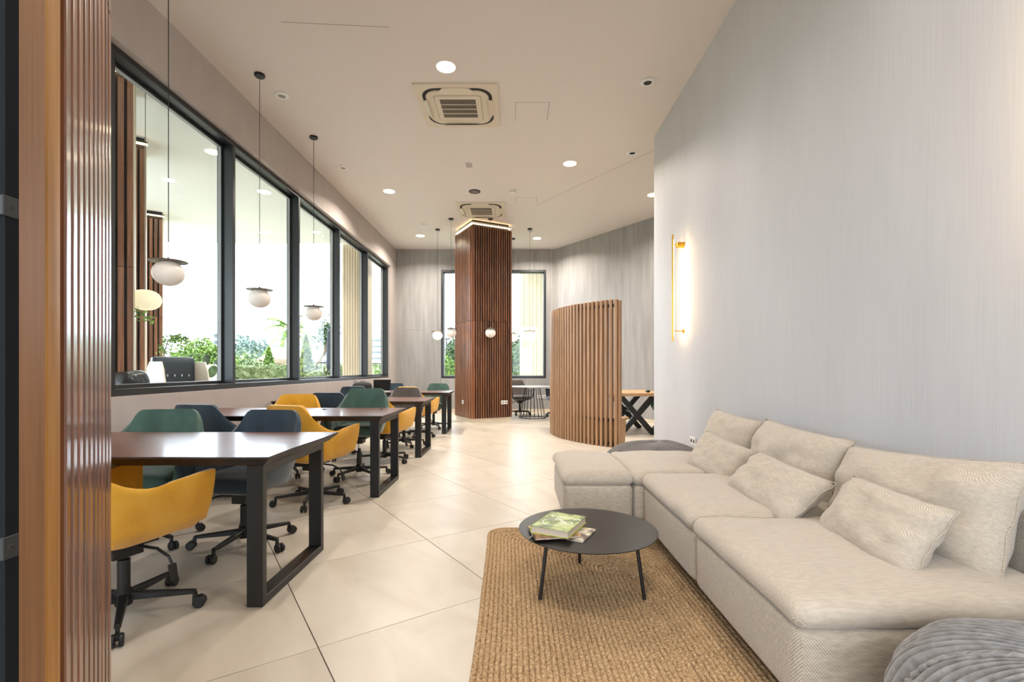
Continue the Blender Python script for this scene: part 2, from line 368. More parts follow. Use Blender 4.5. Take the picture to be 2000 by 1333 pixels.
ws.prism([tuple(AW0), tuple(AW1), tuple(AW1+n2), tuple(AW0+n2)], 0, H); struct(ws.obj('wall_slanted', M['far_wall']))
wr_ = MB(); wr_.box(XR, XR+.2, YR, 6.81, 0, H); struct(wr_.obj('wall_right', M['right_wall']))
struct(MB().box(XR+.2, XRR+.2, 6.61, 6.81, 0, H).obj('wall_return', M['far_wall']))
wk = MB(); wk.box(XL-.25, XR+.2, YR-.2, YR, 0, .3); wk.box(XL-.25, XR+.2, YR-.2, YR, 3.9, H); wk.box(XL-.25, -2.6, YR-.2, YR, .3, 3.9); wk.box(1.4, XR+.2, YR-.2, YR, .3, 3.9)  # unseen wall; its large opening is added to let in fill daylight
struct(wk.obj('wall_rear', M['left_wall']))
# skirting boards of the same stone
def skirt(nm, a_, b_, nrm):
    a_ = Vector(a_); b_ = Vector(b_); nrm = Vector(nrm)*.012
    struct(MB().prism([tuple(a_), tuple(b_), tuple(b_+nrm), tuple(a_+nrm)], 0, .08).obj(nm, M['skirt']))
skirt('baseboard_back', (XL+.013, YB), (AW0.x-.01, YB), (0, -1))
skirt('baseboard_slanted', AW0, AW1, (-B.x, -B.y))
skirt('baseboard_left', (XL, YR), (XL, YB), (1, 0))
# ---- window band on the left
def window_set(nm, y0, y1, n, ext=0):
    w = struct(empty(nm, (XL-.17, (y0+y1)/2, WZ0))); ox, oy, oz = w.location
    def prt(name, mat, *b, **k):
        mb = MB(); mb.box(b[0]-ox, b[1]-ox, b[2]-oy, b[3]-oy, b[4]-oz, b[5]-oz); return mb.obj(name, mat, w, **k)
    xf, xb = XL-.07, XL-.24
    prt('sill_frame', M['frame'], xb, xf, y0+ext, y1, WZ0, WZ0+.06, bevel=.003, seg=1)
    prt('head_frame', M['frame'], xb, xf, y0+ext, y1, WZ1-.055, WZ1, bevel=.003, seg=1)
    sp = (y1-y0)/n
    for k in range(n+1):
        yc = y0+k*sp
        a_, b_ = (yc+ext, yc+.0+(.05 if ext == 0 else 0)) if k == 0 else ((yc-.05, yc) if k == n else (yc-.05, yc))
        prt('mullion', M['frame'], xb, xf, a_, b_, WZ0+.06, WZ1-.055, bevel=.003, seg=1)
        if k < n:
            ys, ye = (yc+.05 if (k == 0 and ext == 0) else yc), yc+sp-.05
            z0, z1 = WZ0+.06, WZ1-.055
            fb = MB()
            for bb in ((ys, ye, z0, z0+.03), (ys, ye, z1-.03, z1), (ys, ys+.03, z0+.03, z1-.03), (ye-.03, ye, z0+.03, z1-.03)):
                fb.box(xb-ox+.0, xb+.045-ox, bb[0]-oy, bb[1]-oy, bb[2]-oz, bb[3]-oz)
            fb.obj('sash_frame', M['frame'], w)
            fb = MB()
            for bb in ((ys+.03, ye-.03, z0+.03, z0+.036), (ys+.03, ye-.03, z1-.04, z1-.03), (ye-.04, ye-.03, z0+.036, z1-.04)):
                fb.box(xb-ox+.012, xb+.05-ox, bb[0]-oy, bb[1]-oy, bb[2]-oz, bb[3]-oz)
            fb.obj('glazing_bead', M['bead'], w)
            prt('pane', M['glass'], xb+.018, xb+.024, ys+.031, ye-.041, z0+.037, z1-.041)
window_set('window_1', 4.02, WY1-.01, 5, -.18)
window_set('window_fill', -3.6, -1.2, 1)  # unseen window behind the camera, added for fill daylight
w2 = struct(empty('window_2', ((BX0+BX1)/2, YB+.1, BZ0))); ox, oy, oz = w2.location
fr = [(BX0, BX0+.06, BZ0, BZ1), (BX1-.06, BX1, BZ0, BZ1), (BX0+.06, BX1-.06, BZ0, BZ0+.06), (BX0+.06, BX1-.06, BZ1-.06, BZ1)]
for nm, b_ in zip(('side_frame', 'side_frame', 'sill_frame', 'head_frame'), fr):
    MB().box(b_[0]-ox, b_[1]-ox, YB+.0-oy, YB+.16-oy, b_[2]-oz, b_[3]-oz).obj(nm, M['frame'], w2, bevel=.003, seg=1)
mb = MB()
for b_ in ((BX0+.06, BX0+.08, BZ0+.06, BZ1-.06), (BX1-.08, BX1-.06, BZ0+.06, BZ1-.06), (BX0+.08, BX1-.08, BZ0+.06, BZ0+.08), (BX0+.08, BX1-.08, BZ1-.08, BZ1-.06)):
    mb.box(b_[0]-ox, b_[1]-ox, YB+.10-oy, YB+.15-oy, b_[2]-oz, b_[3]-oz)
mb.obj('glazing_bead', M['bead'], w2)
MB().box(BX0+.081-ox, BX1-.081-ox, .02, .026, .081, BZ1-BZ0-.081).obj('pane', M['glass'], w2)
# ------------------------------------------------------------------ slatted columns
def slat_mesh(l, wd=.038, dp=.03, mat=None):
    mb = MB(); mb.box(-wd/2, wd/2, -dp, 0, 0, l)
    return mb
def slat_face(root, o2, d2, length, n, zs, dp=.02, fill=.5, mat='slat', cache={}):
    """slats along a vertical face starting at o2 going d2; outward normal is the right of d2"""
    p = length/n
    for k in range(n):
        c = o2+d2*(p*(k+.5))
        for (z0, z1) in zs:
            key = (round(p*fill, 4), z0, z1, mat)
            if key not in cache:
                o = slat_mesh(z1-z0, p*fill, dp).obj('slat', M[mat], root, bevel=.003, seg=1); cache[key] = o.data
            else: o = link('slat', cache[key], None, root)
            o.location = (c.x-root.location.x, c.y-root.location.y, z0); o.rotation_euler = (0, 0, math.atan2(d2.y, d2.x))
# interior column
c0 = Vector((-.944, 10.5)); e1 = Vector((.883, .469)); e2 = Vector((-.469, .883))
col = empty('slatted_column', (c0.x, c0.y, 0)); tag(col, 'tall square column clad in red-brown vertical slats with a lit cove on top, standing on pale tile plinth', 'column')
S = .98; ins = .03
def sq(o, s0, s1): return [tuple(o+e1*s0+e2*s0), tuple(o+e1*s1+e2*s0), tuple(o+e1*s1+e2*s1), tuple(o+e1*s0+e2*s1)]
Z2 = Vector((0, 0))
MB().prism(sq(Z2, .002, S-.002), .09, 4.30).obj('core', M['core'], col)
MB().prism(sq(Z2, ins+.02, S-ins-.02), 4.30, H).obj('core', M['core'], col)
MB().prism(sq(Z2, .012, S-.012), 0, .09).obj('plinth', M['skirt'], col)
zs = [(.09, 2.222), (2.228, 4.29)]
slat_face(col, c0+e1*.03, e1, S-.03, 17, zs)                          # right face
slat_face(col, c0+e2*S, -e2, S-.03, 12, zs)                           # left face
slat_face(col, c0+e1*S, e2, S, 14, zs); slat_face(col, c0+e2*S+e1*S, -e1, S, 14, zs)
for (z0, z1) in zs:
    MB().prism([tuple(e1*a_+e2*b_) for a_, b_ in ((-.001, -.001), (.045, -.001), (.045, .03), (.03, .045), (-.001, .045))], z0, z1).obj('corner_post', M['slat'], col, bevel=.003, seg=1)
mb = MB(); mb.prism(sq(Z2, -.0, S), 4.355, 4.385); mb.obj('cove_cover', flat('brushed_nickel', (214, 204, 190), .45), col)
mb = MB()
for (p, q) in ((e1*.0, e1*S), (e2*S, e2*0), (e1*S, e1*S+e2*S), (e1*S+e2*S, e2*S)):
    pass
mb.prism(sq(Z2, .008, S-.008), 4.345, 4.355); mb.prism(sq(Z2, .03, S-.03), 4.385, 4.388); mb.obj('led_strip', M['led_cove'], col)
def socket(nm, pos, rotz, label, n=2, lab2=None):
    s = empty(nm, pos, rotz)
    wd = .075*n+.01
    MB().box(-wd/2, wd/2, -.012, 0, -.042, .042).obj('cover_plate', M['white'], s, bevel=.004)
    for k in range(n):
        x = (k-(n-1)/2)*.075
        mb = MB(); mb.lathe([(.022, 0), (.022, .0015), (.019, .0015), (.017, -.0)], 16, T=Matrix.Translation((x, -.0122, 0)) @ Matrix.Rotation(PI/2, 4, 'X'))
        mb.lathe([(.003, 0), (.003, .003)], 8, T=Matrix.Translation((x-.009, -.0115, 0)) @ Matrix.Rotation(PI/2, 4, 'X')); mb.lathe([(.003, 0), (.003, .003)], 8, T=Matrix.Translation((x+.009, -.0115, 0)) @ Matrix.Rotation(PI/2, 4, 'X'))
        mb.obj('outlet', flat('socket_grey', (150, 148, 146), .5), s)
    tag(s, label, 'socket'); return s
p_ = c0+e1*.775-e2*.03; socket('power_socket', (p_.x, p_.y, .425), math.atan2(e1.y, e1.x), 'white double power socket on the wide face of the slatted column')
p_ = c0+e2*.42-e1*.03; socket('power_socket', (p_.x, p_.y, .43), math.atan2(-e2.y, -e2.x), 'white single power socket on the narrow lit face of the slatted column', 1)
socket('power_socket', (XR-.0005, 5.3, .385), -PI/2, 'white double power socket on the right wall behind the sofa end')
socket('power_socket', (1.0-.28, YB-.0005, .42), 0, 'white triple power socket on the back wall behind the wire-based table', 3)
# foreground column
f0 = Vector((-1.25, 1.5)); dA = -A                                       # runs towards the camera
fc = empty('slatted_partition', (f0.x, f0.y, 0)); tag(fc, 'red-brown slatted partition end in the left foreground with honey wood edge posts', 'partition')
def quad(o, a0, a1, b0, b1): return [tuple(o+dA*a0-B*b0), tuple(o+dA*a1-B*b0), tuple(o+dA*a1-B*b1), tuple(o+dA*a0-B*b1)]
MB().prism(quad(Z2, 0, .96, .03, .40), 0, H).obj('core', M['core'], fc)
slat_face(fc, f0-B*.0 + dA*0, dA, .70, 10, [(0, 2.247), (2.253, H)], dp=.0, cache={}) if False else None
p = .07
me_c = {}
for k in range(10):
    c = dA*(p*(k+.5))
    for (z0, z1) in ((0, 2.247), (2.253, H)):
        if z0 not in me_c: o = MB().box(-.021, .021, 0, .032, 0, z1-z0).obj('slat', M['slat'], fc, bevel=.004, seg=2); me_c[z0] = o.data
        else: o = link('slat', me_c[z0], None, fc)
        o.location = (c.x, c.y, z0); o.rotation_euler = (0, 0, math.atan2(dA.y, dA.x)+PI)
mb = MB(); pr = []
for k in range(9):
    a_ = PI*k/8; pr.append(tuple(dA*(.775-.067*math.cos(a_)) - B*(.03-.03*max(0, math.sin(a_))**.3)))
mb.prism(pr+[tuple(dA*.842-B*.06), tuple(dA*.708-B*.06)], 0, H); eo = mb.obj('rounded_edge_post', M['edge_wood'], fc); eo['label'] = 'rounded honey-coloured wood post'
MB().prism(quad(Z2, .905, 1.051, -.008, .0), 0, H).obj('edge_board', M['board_wood'], fc, bevel=.003)['label'] = 'flat brown wood board'
dj = struct(MB().box(-.98, -.645, .612, .629, 0, H).obj('door_1', flat('black_door_frame', (14, 18, 23), .8, spec=.2)))
for (za, zb_) in ((1.369, 1.395), (.933, .962)):
    MB().box(-.86, -.6432, .6078, .628, za, zb_).obj('hinge_strap', flat('dark_grey_steel', (40, 42, 44), .5), dj, bevel=.001, seg=1)
    MB().lathe([(0, 0), (.004, 0), (.003, .001), (0, .0015)], 12, T=Matrix.Translation((-.6433, .618, (za+zb_)/2)) @ Matrix.Rotation(PI/2, 4, 'Y'), cap=False).obj('bolt', M['plastic'], dj)

# ------------------------------------------------------------------ desks
def desk(y_leg, label):
    x1 = -1.19; x0 = -3.2; yn = y_leg-.05; yf = y_leg+.87; root = empty('desk', ((x0+x1)/2, (yn+yf)/2, 0)); ox, oy = root.location.x, root.location.y
    tag(root, label, 'desk', 'long dark wooden desks by the window')
    mb = MB(); zt, zb, ch = .75, .70, .045
    # slightly wavy live edge
    def rim(z, inset, amp):
        pts = []; rnd = random.Random(int(y_leg*10))
        n = 14
        for k in range(n): x = x0+(x1-x0)*k/n; pts.append((x, yn+inset+amp*math.sin(k*1.7+y_leg)))
        for k in range(7): y = yn+(yf-yn)*k/7; pts.append((x1-inset+amp*math.sin(k*1.1+y_leg), y+ (inset if k == 0 else 0)))
        for k in range(n): x = x1-(x1-x0)*k/n; pts.append((x - (inset if k == 0 else 0), yf-inset+amp*math.sin(k*1.3+1)))
        for k in range(4): y = yf-(yf-yn)*k/4; pts.append((x0+inset, y-(inset if k == 0 else 0)))
        return [(p[0]-ox, p[1]-oy, z) for p in pts]
    r0 = rim(zt, 0.0, .004); r1 = rim(zt-.008, -.002, .004); r2 = rim(zb, ch, .004); n = len(r0)
    mb.add(r0, [tuple(range(n))]); mb.cm = 1
    for a_, b_ in ((r0, r1), (r1, r2)):
        mb.add(a_+b_, [(i, (i+1) % n, n+(i+1) % n, n+i) for i in range(n)])
    mb.add(r2, [tuple(range(n-1, -1, -1))])
    me = mb.mesh('tabletop', [M['table_wood'], M['table_edge']])
    bm = bmesh.new(); bm.from_mesh(me); bmesh.ops.remove_doubles(bm, verts=bm.verts, dist=.0001); bmesh.ops.recalc_face_normals(bm, faces=bm.faces); bm.to_mesh(me); bm.free()
    link('tabletop', me, None, root)
    for xa in (-1.322, -3.12):
        mb = MB(); xb = xa+.08; ya, yb = y_leg, y_leg+.76; t = .042
        outer = [(ya, 0), (yb, 0), (yb, zb), (ya, zb)]; inner = [(ya+t, t), (yb-t, t), (yb-t, zb-t), (ya+t, zb-t)]
        vs = []
        for x in (xa, xb):
            for q in outer+inner: vs.append((x-ox, q[0]-oy, q[1]))
        fs = []
        for i in range(4):
            j = (i+1) % 4
            fs += [(i, j, 4+j, 4+i), (8+i, 12+i, 12+j, 8+j), (i, 8+i, 8+j, j), (4+i, 4+j, 12+j, 12+i)]
        mb.add(vs, fs); mb.obj('frame_leg', M['black_metal'], root, bevel=.003, seg=1)
    return root
desk(2.38, 'dark red wooden desk nearest the camera, on black rectangular frame legs')
desk(4.41, 'second dark wooden desk from the camera, raised green chair at its far side')
desk(6.39, 'third dark wooden desk from the camera, between the second and the farthest desk')
desk(8.71, 'farthest dark wooden desk, carrying the laptop and backpack, nearest the slatted column')

# ------------------------------------------------------------------ office chairs
def make_chair():
    root = empty('office_chair')
    ks = [0, .2, .3, .36, .45, .55, .8, 1.0]
    Tp = [(0,-.315,.875), (.115,-.312,.875), (.178,-.303,.868), (.205,-.29,.835), (.242,-.235,.745), (.272,-.14,.662), (.29,.08,.662), (.298,.235,.688)]
    Md = [(0,-.27,.62), (.13,-.265,.62), (.2,-.24,.62), (.225,-.22,.61), (.255,-.175,.60), (.275,-.10,.59), (.287,.07,.565), (.290,.23,.575)]
    Bt = [(0,-.215,.405), (.11,-.21,.405), (.17,-.18,.405), (.19,-.16,.405), (.21,-.12,.405), (.225,-.06,.41), (.243,.09,.425), (.262,.215,.45)]
    Un = [(0,-.12,.385), (.06,-.12,.385), (.09,-.1,.385), (.1,-.09,.385), (.12,-.06,.385), (.12,-.03,.385), (.12,.06,.385), (.12,.15,.385)]
    def samp(tab, s):
        sg = -1 if s < 0 else 1; s = abs(s)
        for i in range(len(ks)-1):
            if s <= ks[i+1]+1e-9:
                f = (s-ks[i])/(ks[i+1]-ks[i]); a, b = Vector(tab[i]), Vector(tab[i+1])
                p0 = Vector(tab[i-1]) if i > 0 else Vector((-tab[1][0], tab[1][1], tab[1][2])); p3 = Vector(tab[i+2]) if i+2 < len(tab) else b+(b-a)
                t2, t3 = f*f, f*f*f
                # tangents scaled by spacing
                d = ks[i+1]-ks[i]; dp_ = ks[i]-(ks[i-1] if i > 0 else -ks[1]); dn = (ks[i+2] if i+2 < len(ks) else 1.2)-ks[i+1]
                m0 = ((b-a)/d*dp_+(a-p0)/dp_*d)/(d+dp_)*d; m1 = ((p3-b)/dn*d+(b-a)/d*dn)/(d+dn)*d
                q = a*(2*t3-3*t2+1)+m0*(t3-2*t2+f)+b*(-2*t3+3*t2)+m1*(t3-t2)
                q.x *= sg; return q
    ns = 44; nv = 9; V = []; F = []
    for i in range(ns+1):
        s = -1+2*i/ns; u, b_, m, t = samp(Un, s), samp(Bt, s), samp(Md, s), samp(Tp, s)
        endf = max(0, (abs(s)-.93)/.07)
        for j in range(nv+1):
            if j <= 2: f = j/2; p = u.lerp(b_, f); p.z -= .004*math.sin(f*PI)
            else:
                f = (j-2)/(nv-2); c = m*2-(b_+t)*.5
                p = b_*(1-f)**2+c*2*f*(1-f)+t*f*f
                if endf: p.z = p.z+(m.z-p.z)*(.05*endf*abs(f-.5)*2)
            V.append(p)
    for i in range(ns):
        for j in range(nv):
            a = i*(nv+1)+j; F.append((a, a+1, a+nv+2, a+nv+1))
    me = bpy.data.meshes.new('shell'); me.from_pydata([tuple(p) for p in V], [], F); me.shade_smooth()
    sh = link('shell', me, M['yellow'], root)
    so = sh.modifiers.new('thick', 'SOLIDIFY'); so.thickness = .032; so.offset = 0; so.use_even_offset = False
    bv = sh.modifiers.new('bevel', 'BEVEL'); bv.width = .011; bv.segments = 3; bv.limit_method = 'ANGLE'; bv.angle_limit = 1.0
    # piping along the rim
    seat = softbox(.44, .46, .10, .04, 8, .02).obj('seat_cushion', M['yellow'], root, loc=(0, .0, .435), smooth=True)
    mb = MB(); mb.box(-.1, .1, -.11, .1, .345, .375); mb.box(-.05, .05, -.07, .06, .29, .345); mb.obj('seat_mechanism', M['plastic'], root, bevel=.006)
    mb = MB(); mb.lathe([(.034, .055), (.038, .07), (.038, .12), (.03, .13), (.026, .135), (.026, .27), (.016, .275), (.016, .31)], 16); mb.obj('gas_column', M['plastic'], root, smooth=False)
    mb = MB(); mb.tube([(.09, .02, .34), (.17, .05, .33), (.24, .06, .30), (.27, .06, .26)], .007, 6); mb.bar((.265, .06, .27), (.285, .06, .20), .016, .03, .012, .03); mb.obj('tilt_lever', M['plastic'], root)
    leg_me = MB(); leg_me.bar((0, .028, .095), (0, .30, .078), .038, .036, .024, .02).box(-.008, .008, .285, .305, .05, .078)
    cas = MB()
    for sx in (-1, 1):
        T = Matrix.Translation((sx*.006 if sx > 0 else -.024, .315, .028)) @ Matrix.Rotation(PI/2, 4, 'Y')
        cas.lathe([(.0, 0), (.022, 0), (.028, .004), (.028, .014), (.022, .018), (.0, .018)], 14, T=T, cap=False)
    cas.box(-.008, .008, .285, .325, .028, .055)
    for k in range(5):
        if k == 0: lo = leg_me.obj('leg', M['plastic'], root, bevel=.004, seg=1); co = cas.obj('caster', M['plastic'], lo)
        else: lo = link('leg', l0.data, None, root); co = link('caster', c0_.data, None, lo)
        if k == 0: l0, c0_ = lo, co
        lo.rotation_euler = (0, 0, 2*PI*k/5+.3)
    return root
chair0 = make_chair(); used = [False]
def chair(x, y, face, colour, label, lift=0, group='velvet office chairs at the long desks', baserot=0, metal_col=None):
    """face: direction (dx,dy) the sitter looks"""
    c = chair0 if not used[0] else copy_tree(chair0); used[0] = True
    c.location = (x, y, 0); c.rotation_euler = (0, 0, math.atan2(face[1], face[0])-PI/2); tag(c, label, 'chair', group)
    for ch in c.children:
        n = ch.name.split('.')[0]
        if n in ('shell', 'seat_cushion'):
            if colour != 'yellow':
                ch.material_slots[0].link = 'OBJECT'; ch.material_slots[0].material = M[colour]
        if lift and n in ('shell', 'seat_cushion', 'seat_mechanism', 'tilt_lever'): ch.location.z += lift
        if n == 'leg': ch.rotation_euler.z += baserot
    if lift:
        mb = MB(); mb.lathe([(.014, .27), (.014, .30+lift)], 14); mb.obj('piston', M['chrome'], c)
    return c
def face(deg): return (math.cos(math.radians(deg)), math.sin(math.radians(deg)))
chair(-1.86, 2.30, face(66), 'yellow', 'mustard velvet office chair pulled up to the near side of the nearest desk', baserot=.1)
chair(-2.5, 3.28, face(-78), 'green', 'green velvet office chair on the far side of the nearest desk', baserot=.5)
chair(-1.80, 3.22, face(-97), 'navy', 'navy velvet office chair on the far side of the nearest desk, beside its right end', baserot=.9)
chair(-2.64, 4.38, face(80), 'navy', 'navy velvet office chair on the near side of the second desk, by the window', baserot=.2)
chair(-1.78, 4.26, face(70), 'yellow', 'mustard velvet office chair turned to the near side of the second desk', baserot=.75)
chair(-2.50, 5.42, face(-78), 'yellow', 'mustard velvet office chair on the far side of the second desk, backrest toward the window')
chair(-1.70, 5.28, face(-88), 'green', 'green velvet office chair raised on a chrome piston, far side of second desk', lift=.075, baserot=.35)
chair(-2.36, 6.42, face(88), 'navy', 'navy velvet office chair at the near side of the third desk', baserot=.5)
chair(-1.65, 6.12, face(72), 'yellow', 'mustard velvet office chair turned to the near side of the third desk', baserot=.4)
chair(-1.70, 7.40, face(-85), 'taupe', 'taupe velvet office chair on the far side of the third desk', baserot=.1)
chair(-2.78, 8.62, face(90), 'navy', 'navy velvet office chair at the farthest desk, in front of the black backpack')
chair(-1.70, 8.38, face(70), 'yellow', 'mustard velvet office chair turned to the near side of the farthest desk', baserot=.6)
chair(-2.52, 9.75, face(-92), 'navy', 'navy velvet office chair on the far side of the farthest desk, behind the laptop')
chair(-1.62, 9.62, face(-100), 'green', 'green velvet office chair on the far side of the farthest desk, next to the column', baserot=.3)
G2 = 'office chairs at the round table'
chair(.12, 12.42, face(-70), 'taupe', 'taupe office chair between the wire-based round table and the back wall', group=G2, baserot=.2)
chair(1.05, 12.0, face(190), 'dark_navy', 'dark office chair between the round table and the curved slat screen', group=G2)
chair(2.84, 9.0, face(185), 'green', 'green office chair at the oak table, mostly hidden by the right wall')

# ------------------------------------------------------------------ laptop and backpack on the farthest desk
lp = empty('laptop', (-2.50, 9.02, .75), .12); tag(lp, 'open black-screened laptop on the farthest desk', 'laptop')
MB().box(-.16, .16, -.11, .11, .001, .016).obj('base', flat('silver_laptop', (190, 190, 192), .3, metal=.5), lp, bevel=.003, seg=1)
MB().box(-.145, .145, -.02, .09, .016, .0175).obj('keyboard', M['plastic'], lp)
T = Matrix.Translation((0, .11, .012)) @ Matrix.Rotation(math.radians(-12), 4, 'X')
MB().box(-.16, .16, 0, .006, .0, .215, T).obj('lid', M['plastic'], lp, bevel=.002, seg=1)
MB().box(-.15, .15, -.001, .0, .01, .205, T).obj('display', M['screen'], lp)
bp_ = empty('backpack', (-2.86, 9.05, .75), .2); tag(bp_, 'black backpack lying on the farthest desk by the window wall', 'bag')
softbox(.34, .26, .15, .06, 8, .03, .012, 3).obj('bag_body', flat('black_nylon', (26, 27, 30), .7, bump=.4), bp_, loc=(0, 0, .078), smooth=True)
MB().tube([(-.07, 0, .15), (-.04, 0, .19), (.04, .01, .195), (.08, 0, .15)], .007, 6).obj('handle', M['plastic'], bp_)
MB().tube([(-.12, .02, .15), (-.16, .03, .20), (-.10, .05, .20), (-.08, .04, .15)], .006, 6).obj('strap', M['plastic'], bp_)

# ------------------------------------------------------------------ pendant lamps
def make_pendant():
    r = empty('pendant_lamp')
    prof = []
    for k in range(17):
        a_ = PI*k/16; prof.append((max(.0005, .115*math.sin(a_)), -.103*math.cos(a_)))
    MB().lathe(prof, 28).obj('globe', M['globe'], r, loc=(0, 0, 1.955), smooth=True)
    MB().lathe([(.012, 2.043), (.136, 2.049), (.137, 2.052), (.136, 2.055), (.02, 2.058), (.012, 2.08), (.006, 2.085)], 32).obj('disc', M['brass_disc'], r)
    MB().lathe([(.045, 2.035), (.045, 2.05)], 20).obj('collar', M['black_metal'], r)
    MB().tube([(0, 0, 2.08), (0, 0, H-.02)], .0032, 6).obj('cord', M['black_metal'], r)
    MB().lathe([(.05, H-.028), (.055, H-.02), (.055, H-.001)], 24).obj('canopy', M['black_metal'], r)
    return r
pd0 = make_pendant()
pend = [(-2.83, 3.95, 0, 'opal globe pendant with bronze disc, largest and nearest, hanging before the first window pane'),
        (-2.83, 5.36, 0, 'opal globe pendant hanging before the second window pane'),
        (-2.83, 6.80, 0, 'opal globe pendant hanging before the third window pane, below the palm crown'),
        (-1.81, 11.3, 1, 'small lit globe pendant farthest left of the slatted column, against the grey wall'),
        (-1.39, 10.5, 0, 'small unlit globe pendant close to the left edge of the slatted column'),
        (-.535, 10.5, 0, 'small globe pendant hanging in front of the wide column face'),
        (-.05, 12.1, 1, 'warm globe pendant mostly hidden behind the right edge of the column'),
        (.345, 11.25, 1, 'bright lit globe pendant above the wire-based round table')]
for i, (x, y, lit, lab) in enumerate(pend):
    c = pd0 if i == 0 else copy_tree(pd0); c.location = (x, y, 0); tag(c, lab, 'pendant lamp', 'globe pendants with discs')
    if lit:
        for ch in c.children:
            if ch.name.startswith('globe'): ch.material_slots[0].link = 'OBJECT'; ch.material_slots[0].material = M['globe_lit']
    if i < 3: c.rotation_euler = (0, 0, .4*i)

# ------------------------------------------------------------------ ceiling fittings
def cpt(u, v, z=H): 
    Y = (z-CAMH)*945/(721-v); return ((u-1006)/945*Y, Y)
def spot(x, y, power, label, r=.10, lit=True):
    t = empty('ceiling_downlight', (x, y, H)); tag(t, label, 'ceiling light', 'round recessed downlights')
    MB().lathe([(r, -.001), (r+.012, -.004), (r+.012, 0), (r, 0)], 28, cap=False).obj('rim', M['white'], t)
    MB().lathe([(.0, -.0015), (r, -.0015), (r, -.0005), (.0, -.0005)], 28, cap=False).obj('diffuser', M['lampwhite'], t)
    if power:
        ld = bpy.data.lights.new('lamp_light', 'AREA'); ld.shape = 'DISK'; ld.size = 2*r; ld.energy = power*LIT; ld.color = (1, .90, .79); ld.spread = 2.6
        lo = bpy.data.objects.new('lamp_light', ld); COL.objects.link(lo); lo.parent = t; lo.location = (0, 0, -.01)
spots = [(871, 131, 'downlight closest to the camera, just in front of the nearer air conditioner'),
         (1113, 320, 'lit downlight on the right of the ceiling beyond the access hatch'),
         (760, 374, 'lit downlight on the left of the ceiling above the third desk'),
         (821, 461, 'small lit downlight left of the column near the back wall'),
         (1049, 466, 'small lit downlight right of the column near the back wall'),
         (1275.6, 381, 'lit downlight peeping out at the corner of the right wall')]
for (u, v, lab), pw in zip(spots, (40, 70, 70, 70, 70, 80)): x, y = cpt(u, v); spot(x, y, pw, lab)
for (x, y, l_) in ((-1.3, 2.2, 'over the nearest desk'), (.8, 1.2, 'over the coffee corner'), (-.6, -.6, 'just behind the camera'), (.8, -2.4, 'by the right rear wall'), (-2.0, -2.6, 'by the added rear left window')): spot(x, y, 22, 'lit downlight outside the picture, '+l_)
for u, v, lab, dark, r in ((550, 186, 'white unlit round ceiling fitting left of the first canopy row', 0, .07), (670, 327, 'white unlit round ceiling fitting between the second and third pendants', 0, .07),
                     (1265, 160, 'white ceiling spot with dark recess nearest the right wall top edge', 1, .075), (1235, 298, 'white ceiling spot with dark recess near the slanted ceiling joint', 1, .075),
                     (828, 438, 'tiny white round ceiling fitting beyond the left downlights', 0, .06), (1036, 452, 'tiny white ring ceiling fitting right of the column', 0, .06)):
    x, y = cpt(u, v); t = empty('ceiling_spot', (x, y, H)); tag(t, lab, 'ceiling fitting', 'unlit round ceiling fittings')
    MB().lathe([(r, 0), (r+.012, -.006), (r, -.016), (r*.68, -.018), (r*.6, -.012)], 24, cap=False).obj('rim', M['white'], t)
    MB().lathe([(.0, -.012), (r*.62, -.012), (r*.62, -.004), (0, -.004)], 20, cap=False).obj('recess', M['dark'] if dark else flat('grey_lens', (150, 142, 134), .5), t)
x, y = cpt(927, 374); t = empty('ceiling_speaker', (x, y, H)); tag(t, 'round ceiling speaker with black ring before the farther air conditioner', 'speaker')
MB().lathe([(.105, 0), (.105, -.01), (.085, -.012), (.08, -.004)], 28, cap=False).obj('ring', M['plastic'], t); MB().lathe([(0, -.008), (.085, -.008), (.085, -.002), (0, -.002)], 28, cap=False).obj('grille', flat('grey_mesh', (128, 118, 112), .7), t)
x, y = cpt(1001, 372); t = empty('smoke_detector', (x, y, H)); tag(t, 'white round smoke detector on the ceiling right of the speaker', 'smoke detector')
MB().lathe([(.085, 0), (.085, -.02), (.06, -.028), (.058, -.036), (.05, -.05), (.0, -.054)], 24, cap=False).obj('housing', M['white'], t); MB().lathe([(.061, -.028), (.061, -.034)], 24).obj('vent_gap', M['dark'], t)
x, y = cpt(916, 322.5); t = tag(MB().box(x-.05, x+.05, y-.09, y+.09, H-.004, H).obj('vent_plate', flat('grey_plate', (176, 168, 160), .6), bevel=.001, seg=1), 'small grey rectangular plate flush in the ceiling between downlights', 'ceiling plate')
def hatch(pts, lab):
    P4 = [cpt(*p) for p in pts]; t = empty('access_hatch', (P4[0][0], P4[0][1], H)); tag(t, lab, 'access hatch', 'flush ceiling hatches')
    x0, x1 = min(p[0] for p in P4), max(p[0] for p in P4); y0, y1 = min(p[1] for p in P4), max(p[1] for p in P4); ox, oy = P4[0]
    MB().box(x0-ox, x1-ox, y0-oy, y1-oy, -.003, 0).obj('panel', M['ceiling'], t)
    mb = MB()
    for b_ in ((x0-.005, x0, y0, y1), (x1, x1+.007, y0, y1), (x0, x1, y0-.004, y0), (x0, x1, y1, y1+.004)): mb.box(b_[0]-ox, b_[1]-ox, b_[2]-oy, b_[3]-oy, -.001, 0)
    mb.obj('shadow_gap', flat('gap_grey', (140, 130, 120), .9), t)
hatch([(1008, 200), (1071, 200), (1007, 235), (1068, 235)], 'square flush ceiling hatch right of the nearer air conditioner')
hatch([(1006, 386), (1048, 386), (1006, 397), (1046, 397)], 'flush ceiling hatch right of the farther air conditioner')
